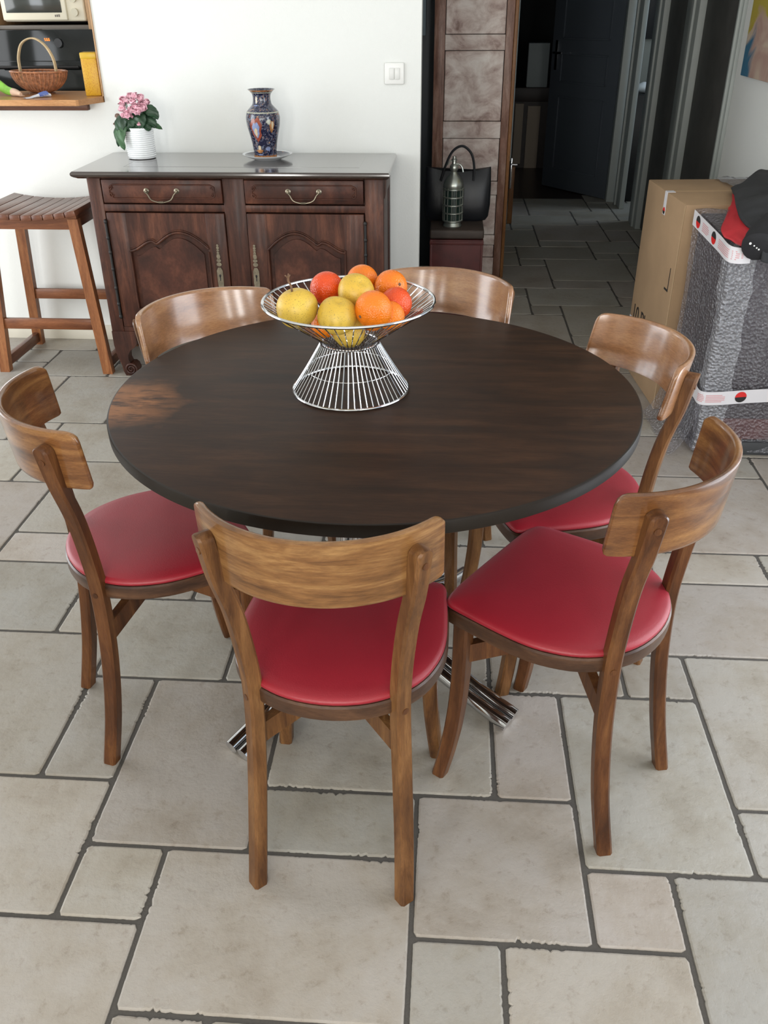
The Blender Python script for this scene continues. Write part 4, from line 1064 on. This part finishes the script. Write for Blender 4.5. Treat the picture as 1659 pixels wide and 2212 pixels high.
for z, w, d, sg in ((0,.150,.045,0),(.02,.163,.055,0),(.08,.170,.060,0),(.16,.170,.050,0),(.22,.168,.030,0),(.262,.166,.014,.02)):
    r_ = []
    for k in range(36):
        t = 2*PI*k/36; cx_, cy_ = math.cos(t), math.sin(t)
        ex = math.copysign(abs(cx_)**.35, cx_)*w; ey = math.copysign(abs(cy_)**.7, cy_)*d
        zz = z - sg*(1-abs(ex/w)**2)*1.2 + .004*noise.noise(Vector((ex*20, ey*20, z*20)))
        r_.append(Vector((ex, ey+.004*noise.noise(Vector((ex*14,z*14,1))), max(0, zz))))
    rings.append(r_)
loft(bm, rings); obj('body', bm, M['bag'], bg)
bm = new_bm(); tube(bm, spline([(-.090,-.045,.20),(-.070,-.030,.262),(-.035,-.022,.335),(.015,-.020,.362),(.060,-.024,.330),(.078,-.030,.270),(.078,-.040,.20)], 7), .0062, 8); obj('handle', bm, M['bag'], bg)

ad = thing('antique_door', 'tall whitewashed antique panelled door leaning upright in the corridor', 'door', (0,4.33,0))
X0, X1 = -.070, .350
bm = new_bm(); box(bm, X0, X0+.058, 0, .032, 0, 2.15, .003); box(bm, X1-.042, X1, 0, .032, 0, 2.15, .003); obj('stile', bm, M['limed_frame'], ad)
rails = [(.02,.12),(.195,.25),(.478,.55),(.78,.866),(1.216,1.290),(1.80,1.88),(2.08,2.15)]
bm = new_bm()
for z0, z1 in rails: box(bm, X0+.0585, X1-.0425, .001, .030, z0, z1, .003)
obj('rail', bm, M['limed'], ad)
for (a, b_) in zip(rails, rails[1:]):
    bm = new_bm(); z0, z1 = a[1], b_[0]
    box(bm, X0+.061, X1-.045, .006, .022, z0+.003, z1-.003, .004); obj('panel', bm, M['limed'], ad, smooth=False)
bm = new_bm(); box(bm, X0+.03, X1-.02, .024, .031, .03, 2.14); obj('seam_shade', bm, M['darkwood'], ad, smooth=False)  # dark sheet added behind; its colour stands in for shade in the panel gaps
bm = new_bm(); box(bm, X1+.001, X1+.020, 0, .05, 0, 2.15, .004); obj('edge_strip', bm, M['orangewood'], ad)
bm = new_bm(); box(bm, -.60, .30, 4.60, 4.70, 0, 2.2, .004)
cb = obj('wardrobe', bm, M['door_dark']); tag(cb, 'dark wardrobe side standing behind the antique door', 'wardrobe')
bm = new_bm(); box(bm, -.30, -.118, 4.42, 4.50, 1.283, 2.1, .004); tag(obj('wall_cupboard', bm, M['blue_grey']), 'narrow blue-grey cupboard seen between wall and antique door', 'cupboard')

# board and white upright seen at the right of the antique door
bm = new_bm(); box(bm, .455, .475, 5.86, 5.90, .43, 2.1, .002)
struct('trim_6', bm, plain('white_upright', (.55,.58,.56), .5))
bd = thing('wooden_board', 'orange wooden board with a metal latch at the corridor left side', 'board', (.488,5.83,0))
bm = new_bm(); box(bm, -.018,.018,-.03,.0,0,.40,.004); obj('plank', bm, M['orangewood'], bd)
bm = new_bm(); box(bm, -.015,-.003,-.036,-.03,.25,.46,.002); tube(bm, [(-.008,-.036,.42),(-.008,-.06,.42),(.03,-.06,.42)], .005, 6); obj('latch', bm, M['chrome'], bd)

# far room: desk with pale panels and a white unit on it
dk = thing('dresser', 'dark wooden dresser with pale panels in the unlit room behind the door', 'dresser', (.80,8.25,0))
bm = new_bm(); box(bm, -.40,.45,0,.5,.60,.72,.006); box(bm, -.40,.45,.05,.5,.0,.60); obj('carcass', bm, M['darkwood'], dk)
for (x0, x1, z0, z1) in ((-.155,-.075,.04,.58),(-.035,.085,.0,.56)):
    bm = new_bm(); box(bm, x0, x1, .030, .052, z0, z1, .002); obj('front_panel', bm, M['palewood'], dk, smooth=False)
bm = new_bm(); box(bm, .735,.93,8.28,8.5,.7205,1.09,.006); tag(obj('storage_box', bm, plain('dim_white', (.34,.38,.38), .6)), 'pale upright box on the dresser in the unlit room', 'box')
# side room: basin unit, framed mirror and white item
wt = thing('side_cabinet', 'dark cabinet inside the narrow doorway of the corridor', 'cabinet', (1.66,6.80,0))
bm = new_bm(); box(bm, -.21,.40,-.14,.13,.0,.80,.01); obj('body', bm, M['black'], wt)
bm = new_bm(); sphere(bm, (0,0,.04), .06, 20, 12, sx=1.2, sz=.66); 
for v in bm.verts: v.co += v.co.normalized()*.006*noise.noise(v.co*25)
tag(obj('cloth_bundle', bm, M['white'], loc=(1.545,6.76,.8005)), 'white folded cloth bundle on the cabinet in the narrow doorway', 'cloth')
mr = thing('wall_mirror', 'dark framed picture hanging inside the narrow doorway', 'picture', (1.70,6.94,1.17))
bm = new_bm(); box(bm, -.20,.35,-.02,.008,0,.8,.004); obj('frame', bm, M['black'], mr)
bm = new_bm(); box(bm, -.08,-.03,-.023,-.0195,.10,.26,.001); obj('pale_area', bm, M['palewood'], mr, smooth=False)

# painting on the right wall
pt = thing('painting', 'abstract painting in yellow, blue and pink on the right wall', 'painting', (RX,0,0))
bm = new_bm(); box(bm, -.024, -.001, 2.75, 3.70, 1.138, 1.95, .002); obj('canvas', bm, M['painting'], pt, smooth=False)

# ------------------------------------------------------------------ cardboard box
cbx = thing('cardboard_box', 'tall brown cardboard box with white tape standing by the right wall', 'box', (.893,2.402,0), math.radians(4.0))
bw, bd_, bh = .455, .52, .805
bm = new_bm(); box(bm, 0, bw, 0, bd_, 0, bh, .004); obj('carton', bm, M['card'], cbx)
bm = new_bm(); box(bm, .004, bw-.004, .262, .266, bh, bh+.0012); obj('flap_seam', bm, M['card_edge'], cbx, smooth=False)
bm = new_bm(); box(bm, -.0016, .0, .002, .010, 0, bh-.004); obj('corner_edge', bm, M['card_edge'], cbx, smooth=False)
bm = new_bm(); box(bm, 0, .001, 0, 0, 0, 0) if 0 else None
box(bm, -.0014, .0002, .236, .268, bh-.085, bh+.0008); box(bm, 0, .03, .236, .268, bh+.0002, bh+.0020)
tp1 = obj('tape_strip', bm, M['tape'], cbx, smooth=False)
def disc(bm_r, bm_b, x, yc, zc, r, red_up=True, axis='x', sgn=-1):
    def fan(bmx, a0, a1):
        pts = [(yc+r*math.cos(a0+(a1-a0)*k/14), zc+r*math.sin(a0+(a1-a0)*k/14)) for k in range(15)]
        prism(bmx, pts, x, x+sgn*.0008, axis=axis)
    fan(bm_r, 0 if red_up else PI, PI if red_up else 2*PI); fan(bm_b, PI if red_up else 0, 2*PI if red_up else PI)
br, bb_ = new_bm(), new_bm(); disc(br, bb_, -.0015, .252, bh-.070, .013)
obj('red_mark', br, M['tapered'], tp1, smooth=False); obj('black_mark', bb_, M['ink'], tp1, smooth=False)
# lower tape band
bm = new_bm(); box(bm, -.0018, .0002, .002, bd_-.002, .175, .235); lt = obj('tape_strip', bm, M['tape'], cbx, smooth=False)
br, bb_ = new_bm(), new_bm()
for y in (.36,.16): disc(br, bb_, -.0019, y, .205, .022)
obj('red_mark', br, M['tapered'], lt, smooth=False); obj('black_mark', bb_, M['ink'], lt, smooth=False)
cu = bpy.data.curves.new('txt', 'FONT'); cu.body = '10 PLACES'; cu.size = .098; cu.extrude = .0003
to = bpy.data.objects.new('txt', cu); COL.objects.link(to)
bpy.context.view_layer.update()
me = bpy.data.meshes.new_from_object(to.evaluated_get(bpy.context.evaluated_depsgraph_get()))
bpy.data.objects.remove(to); me.materials.clear(); me.materials.append(M['ink'])
tx = bpy.data.objects.new('printed_text', me); COL.objects.link(tx); tx.parent = cbx
tx.matrix_local = Matrix.Translation((-.0012, .485, .232)) @ Matrix(((0,0,-1,0),(-1,0,0,0),(0,1,0,0),(0,0,0,1)))
bm = new_bm(); box(bm, -.001, .0002, .058, .064, .475, .560); box(bm, -.001, .0002, .058, .105, .468, .476); obj('corner_mark', bm, M['ink'], cbx, smooth=False)
# loose plastic on the far top edge
bm = new_bm(); g = []
for i in range(14):
    row = []
    for j in range(9):
        x = .27+.19*i/13; y = .30+.225*j/8; z = bh+.004+.020*abs(noise.noise(Vector((x*17,y*17,2))))
        row.append(bm.verts.new((x, y, z)))
    g.append(row)
for i in range(13):
    for j in range(8): bm.faces.new((g[i][j], g[i+1][j], g[i+1][j+1], g[i][j+1]))
obj('loose_plastic', bm, M['wrap_thick'], cbx)

# ------------------------------------------------------------------ bubble-wrapped appliance
wr = thing('wrapped_appliance', 'dark appliance wrapped in clear bubble wrap with printed white tape', 'parcel')
ax0, ax1, ay0, ay1 = .985, 1.375, 2.03, 2.36
def hull(bm, g, z0=0, mi=0, zt0=.745, zt1=.785, seg=1, amp=0):
    # slanted-top body; g = outward offset
    def R_(z, gg):
        pts = []
        X0_, X1_, Y0_, Y1_ = ax0-gg, ax1+min(gg,.01), ay0-gg, ay1+min(gg,.005)
        X0b = X0_-.045
        n = 14 if not amp else 40
        for k in range(n): pts.append((X0_+(X1_-X0_)*k/n, Y0_))
        for k in range(n): pts.append((X1_, Y0_+(Y1_-Y0_)*k/n))
        for k in range(n): pts.append((X1_+(X0b-X1_)*k/n, Y1_))
        for k in range(n): pts.append((X0b+(X0_-X0b)*k/n, Y1_+(Y0_-Y1_)*k/n))
        return pts
    rings = []; nz = 26 if amp else 2
    for i in range(nz+1):
        f = i/nz; row = []
        gg = g
        for (x, y) in R_(0, gg):
            zt = zt0+g*.5+(zt1-zt0)*(y-ay0)/(ay1-ay0)
            z = z0+(zt-z0)*f
            d = amp*noise.noise(Vector((x*9, y*9, z*3.2)))+amp*.5*noise.noise(Vector((x*26, y*26, z*8)))+(amp*.8*abs(noise.noise(Vector((x*34, y*34, z*1.6)))) if amp else 0)
            fl = .02*max(0, 1-z/.10)**2 if amp else 0
            nx, ny = (x-(ax0+ax1)/2), (y-(ay0+ay1)/2); l_ = math.hypot(nx, ny)
            row.append(Vector((min(x+(d+fl)*nx/l_, 1.392), min(y+(d+fl)*ny/l_, ay1+.03), z)))
        rings.append(row)
    c = Vector((sum(v.x for v in rings[-1])/len(rings[-1]), sum(v.y for v in rings[-1])/len(rings[-1]), 0))
    for q in (.85,.6,.3):
        row = []
        for v in rings[nz]:
            x, y = c.x+(v.x-c.x)*q, c.y+(v.y-c.y)*q
            row.append(Vector((x, y, zt0+g*.5+(zt1-zt0)*(y-ay0)/(ay1-ay0)+(amp*1.2*noise.noise(Vector((x*12,y*12,5)))+amp*.8 if amp else 0))))
        rings.append(row)
    loft(bm, rings)
bm = new_bm(); hull(bm, 0); obj('body', bm, M['hull'], wr, smooth=False)
bm = new_bm(); box(bm, ax0+.01, ax1-.001, ay0-.012, ay0-.001, .055, .135, .002); obj('base_panel', bm, M['hull_red'], wr, smooth=False)
bm = new_bm(); box(bm, ax0-.015, ax1, ay0-.030, ay0-.012, 0, .05, .003); obj('plinth', bm, plain('plinth', (.045,.047,.050), .6), wr)
bm = new_bm(); hull(bm, .016, .012, zt0=.750, zt1=.79, amp=.009); obj('bubble_wrap', bm, M['wrap'], wr, angle=80)
# folded overlap of wrap down the front left corner
bm = new_bm(); g = []
for i in range(40):
    z = .752-.737*i/39; row = []
    for j in range(9):
        s = (j-3.2)/8*.15; x = ax0-.024+max(0, s)+(-.10*.12 if s < 0 else 0)*0; y = ay0-.028
        if s < 0: x = ax0-.026+s*-.0-.010*abs(s)*10*.1; y = ay0-.028-s
        d = .008*noise.noise(Vector((s*22, z*11, 7)))+.006*noise.noise(Vector((s*60, z*34, 2)))
        row.append(bm.verts.new((x+d-.004+.014*noise.noise(Vector((j*.25, z*7, 4))), y-abs(d)-.004, z)))
    g.append(row)
for i in range(39):
    for j in range(8): bm.faces.new((g[i][j], g[i+1][j], g[i+1][j+1], g[i][j+1]))
obj('wrap_fold', bm, M['wrap_thick'], wr, angle=80)
# plastic skirt spreading on the floor at the left
bm = new_bm(); g = []
for i in range(24):
    f = i/23; y = 2.02+.36*f; row = []
    for j in range(8):
        s = j/7; x = ax0-.02-.045*f-.105*s*(1-.25*f); z = .004+.17*(1-s)**2+.008*abs(noise.noise(Vector((x*30,y*30,1))))
        row.append(bm.verts.new((x, y-.05*s*(1-f), z)))
    g.append(row)
for i in range(23):
    for j in range(7): bm.faces.new((g[i][j], g[i+1][j], g[i+1][j+1], g[i][j+1]))
obj('wrap_skirt', bm, M['wrap'], wr, angle=80)
# printed tape: left top edge strip and lower belt
def tapestrip(path, h_, nm, marks, bars):
    """path of bottom points (x,y,z); h_ tape height; outward given per point"""
    bm = new_bm(); P = spline(path, 6); fr = frames(P)
    lo, hi = [], []
    for p in P: lo.append(p); hi.append(p+Vector((0,0,h_)))
    outs = []
    for i, p in enumerate(P):
        t = fr[i][0]; o_ = Vector((t.y, -t.x, 0)).normalized(); outs.append(o_)
    rings = [[a, b_, b_+o_*.0012, a+o_*.0012] for a, b_, o_ in zip(lo, hi, outs)]
    loft(bm, rings); t_ = obj(nm, bm, M['tape'], wr, smooth=False)
    cum = [0]
    for a, b_ in zip(P, P[1:]): cum.append(cum[-1]+(b_-a).length)
    def at(s):
        for i in range(len(P)-1):
            if cum[i] <= s <= cum[i+1]:
                f = (s-cum[i])/(cum[i+1]-cum[i]); return P[i].lerp(P[i+1], f), outs[i]
        return P[-1], outs[-1]
    for s, flip in marks:
        for half_, mm, nm_ in ((0, M['tapered'], 'red_mark'), (1, M['ink'], 'black_mark')):
            bmx = new_bm(); r = h_*.40; up = (half_ == 0) != flip
            ring = []
            for k in range(17):
                a = PI*k/16 + (0 if up else PI)
                p, o_ = at(s+r*math.cos(a)); ring.append(p+Vector((0,0,h_*.5+r*math.sin(a)))+o_*.002)
            c_ = at(s)[0]+Vector((0,0,h_*.5))+at(s)[1]*.002
            vs = [bmx.verts.new(v) for v in ring]; cv = bmx.verts.new(c_)
            for k in range(16): bmx.faces.new((cv, vs[k], vs[k+1]))
            obj(nm_, bmx, mm, t_, smooth=False)
    for s0, s1 in bars:
        bmx = new_bm()
        for q in range(5):
            zz = h_*(.22+.12*q); e_ = s1-(.15*(s1-s0) if q in (0,4) else 0)
            vs0, vs1 = [], []
            for k in range(9):
                p, o_ = at(s0+(e_-s0)*k/8); vs0.append(bmx.verts.new(p+Vector((0,0,zz))+o_*.0018)); vs1.append(bmx.verts.new(p+Vector((0,0,zz+h_*.06))+o_*.0018))
            for k in range(8): bmx.faces.new((vs0[k], vs0[k+1], vs1[k+1], vs1[k]))
        obj('printed_lines', bmx, M['tapepink'], t_, smooth=False)
tapestrip([(ax0-.072,ay1-.01,.748),(ax0-.060,ay0+.20,.735),(ax0-.044,ay0+.06,.718),(ax0-.034,ay0-.022,.706),(ax0-.006,ay0-.042,.702),(ax0+.035,ay0-.042,.704)], .052, 'printed_tape', ((.055,True),(.215,True)), ((.10,.165),(.26,.40)))
tapestrip([(ax0-.068,ay0+.28,.215),(ax0-.058,ay0+.14,.208),(ax0-.046,ay0+.03,.203),(ax0-.038,ay0-.034,.200),(ax0+.02,ay0-.046,.203),(ax0+.12,ay0-.044,.212),(ax0+.26,ay0-.042,.222),(ax1+.005,ay0-.040,.232)], .050, 'printed_tape', ((.235,False),(.455,False)), ((.335,.400),(.30,.33)))

# ------------------------------------------------------------------ jacket
jk = thing('jacket', 'charcoal jacket with red lining thrown over the wrapped appliance', 'jacket')
def cloth(fn, nu, nv, nm, m, th=.006, parent=jk):
    bm = new_bm(); g = [[bm.verts.new(fn(i/nu, j/nv)) for j in range(nv+1)] for i in range(nu+1)]
    for i in range(nu):
        for j in range(nv): bm.faces.new((g[i][j], g[i+1][j], g[i+1][j+1], g[i][j+1]))
    o = obj(nm, bm, m, parent, angle=80); s = o.modifiers.new('s', 'SOLIDIFY'); s.thickness = th; return o
# left edge of the jacket as seen: runs from the box top towards the front corner
edge_pts = spline([(1.110,2.64,.825),(1.062,2.42,.835),(1.020,2.23,.825),(1.012,2.12,.815),(1.030,2.04,.800),(1.050,1.990,.775)], 6)
def body(u, v):
    p = edge_pts[min(int(v*(len(edge_pts)-1)), len(edge_pts)-1)]
    f = v*(len(edge_pts)-1); i = min(int(f), len(edge_pts)-2); p = edge_pts[i].lerp(edge_pts[i+1], f-i)
    x = p.x+(1.385-p.x)*u
    z = p.z+.050*math.sin(min(1, u*2.2)*PI/2)*(1-.5*v) + min(1, .15+u*3)*(.030*noise.noise(Vector((x*9,p.y*9,.5)))+.014*noise.noise(Vector((x*24,p.y*24,3))))
    y = p.y + (.10*u if v < .1 else 0) - .03*u*v
    if v > .82: z -= (v-.82)/.18*.09*u
    return Vector((x, y, max(z, .70)))
cloth(body, 34, 44, 'body', M['jacket'], .008)
def drape(u, v):
    x = 1.035+(1.385-1.035)*u; z0_ = .775-.02*u; z = z0_-(.05+.08*u)*v
    y = 1.965-.022*v-.010*math.sin(u*9+v*3)+.012*noise.noise(Vector((x*14,z*14,8)))
    return Vector((x, y, z))
cloth(drape, 24, 12, 'front_panel', M['jacket'], .008)
def lin(u, v):
    f = v*(len(edge_pts)-1); i = min(int(f), len(edge_pts)-2); p = edge_pts[i].lerp(edge_pts[i+1], f-i)
    w = .010+.058*math.sin(min(1, max(0, v))**1.7*PI)**1.3
    return Vector((p.x+.02-(w+.02)*u, p.y-.015*u, p.z-.008-.030*u+.006*u*noise.noise(Vector((u*5,v*14,2)))))
cloth(lin, 10, 40, 'red_lining', M['lining'], .004)
bm = new_bm()
tube(bm, spline([(1.17,2.13,.815),(1.10,2.06,.800),(1.035,1.975,.775),(1.018,1.940,.764)], 6), [.056]*6+[.054]*6+[.050]*5+[.043,.030], 20)
for v in bm.verts: v.co += Vector((1,1,1))*.005*noise.noise(v.co*18)
sl_ = obj('sleeve', bm, M['jacket_black'], jk)
bm = new_bm()
for k, (dx, dz_, r) in enumerate(((-.022,.012,.0042),(-.010,.006,.0026),(-.002,.000,.0026),(.006,-.005,.003))):
    sphere(bm, (1.014+dx, 1.926+abs(dx)*.35, .768+dz_), r, 8, 6, sy=.5)
obj('logo', bm, M['plastic_white2'], sl_)

# ------------------------------------------------------------------ light
w = bpy.data.worlds.new('World'); scene.world = w; w.use_nodes = True
bgn = w.node_tree.nodes['Background']; bgn.inputs['Color'].default_value = (.80,.90,1,1); bgn.inputs['Strength'].default_value = 1.0
def area(name, loc, rot, sx, sy_, power, col=(1,1,1), spread=180):
    l = bpy.data.lights.new(name, 'AREA'); l.shape = 'RECTANGLE'; l.size = sx; l.size_y = sy_; l.energy = power; l.color = col; l.spread = math.radians(spread)
    o = bpy.data.objects.new(name, l); COL.objects.link(o); o.location = loc; o.rotation_euler = rot; return o
H_ = PI/2
area('daylight_left', (-3.13,1.6,1.13), (0,-H_,0), 1.95, 1.7, 56, (.94,.97,1))          # faces +X
area('daylight_right', (RX+.03,.6,1.10), (0,H_,0), 1.7, 1.2, 32, (.90,.94,1))           # faces -X
for i, (a, b_) in enumerate(ws):
    area('daylight_front_%d' % i, ((a+b_)/2,-3.32,1.15), (H_,0,0), b_-a-.1, 1.9, (48,48,32)[i], (1,.98,.94))
area('kitchen_fill', (-2.9,4.0,1.7), (0,-H_,0), 1.0, .8, 12, (.95,.97,1))  # area light added to brighten the kitchen; no window opening there
area('side_room_daylight', (2.6,6.3,1.5), (0,H_,0), .9, .6, 15, (.72,.86,1))

# ------------------------------------------------------------------ camera
F = 1890.89; PITCH = .53133; ROLL = -.00763; YAW = -.07269
f_ = Vector((0, math.cos(PITCH), -math.sin(PITCH))); r_ = Vector((1,0,0)); u_ = r_.cross(f_)
rr = r_*math.cos(ROLL)+u_*math.sin(ROLL); uu_ = -r_*math.sin(ROLL)+u_*math.cos(ROLL)
c, s = math.cos(YAW), math.sin(YAW); RM = Matrix(((c,s,0),(-s,c,0),(0,0,1)))
A_, B_, C_ = RM@rr, RM@uu_, RM@f_
cam = bpy.data.cameras.new('camera'); co = bpy.data.objects.new('camera', cam); COL.objects.link(co)
cam.sensor_fit = 'HORIZONTAL'; cam.sensor_width = 36; cam.lens = F*36/1659; cam.clip_start = .05; cam.clip_end = 60
co.matrix_world = Matrix(((A_.x,B_.x,-C_.x,.02872),(A_.y,B_.y,-C_.y,-.97203),(A_.z,B_.z,-C_.z,1.46231),(0,0,0,1)))
scene.camera = co
scene.view_settings.view_transform = 'Standard'; scene.view_settings.look = 'None'
scene.view_settings.gamma = 1; scene.view_settings.use_curve_mapping = False
scene.view_settings.exposure = -0.12
scene.cycles.max_bounces = 8; scene.cycles.transparent_max_bounces = 12
scene.cycles.use_denoising = True
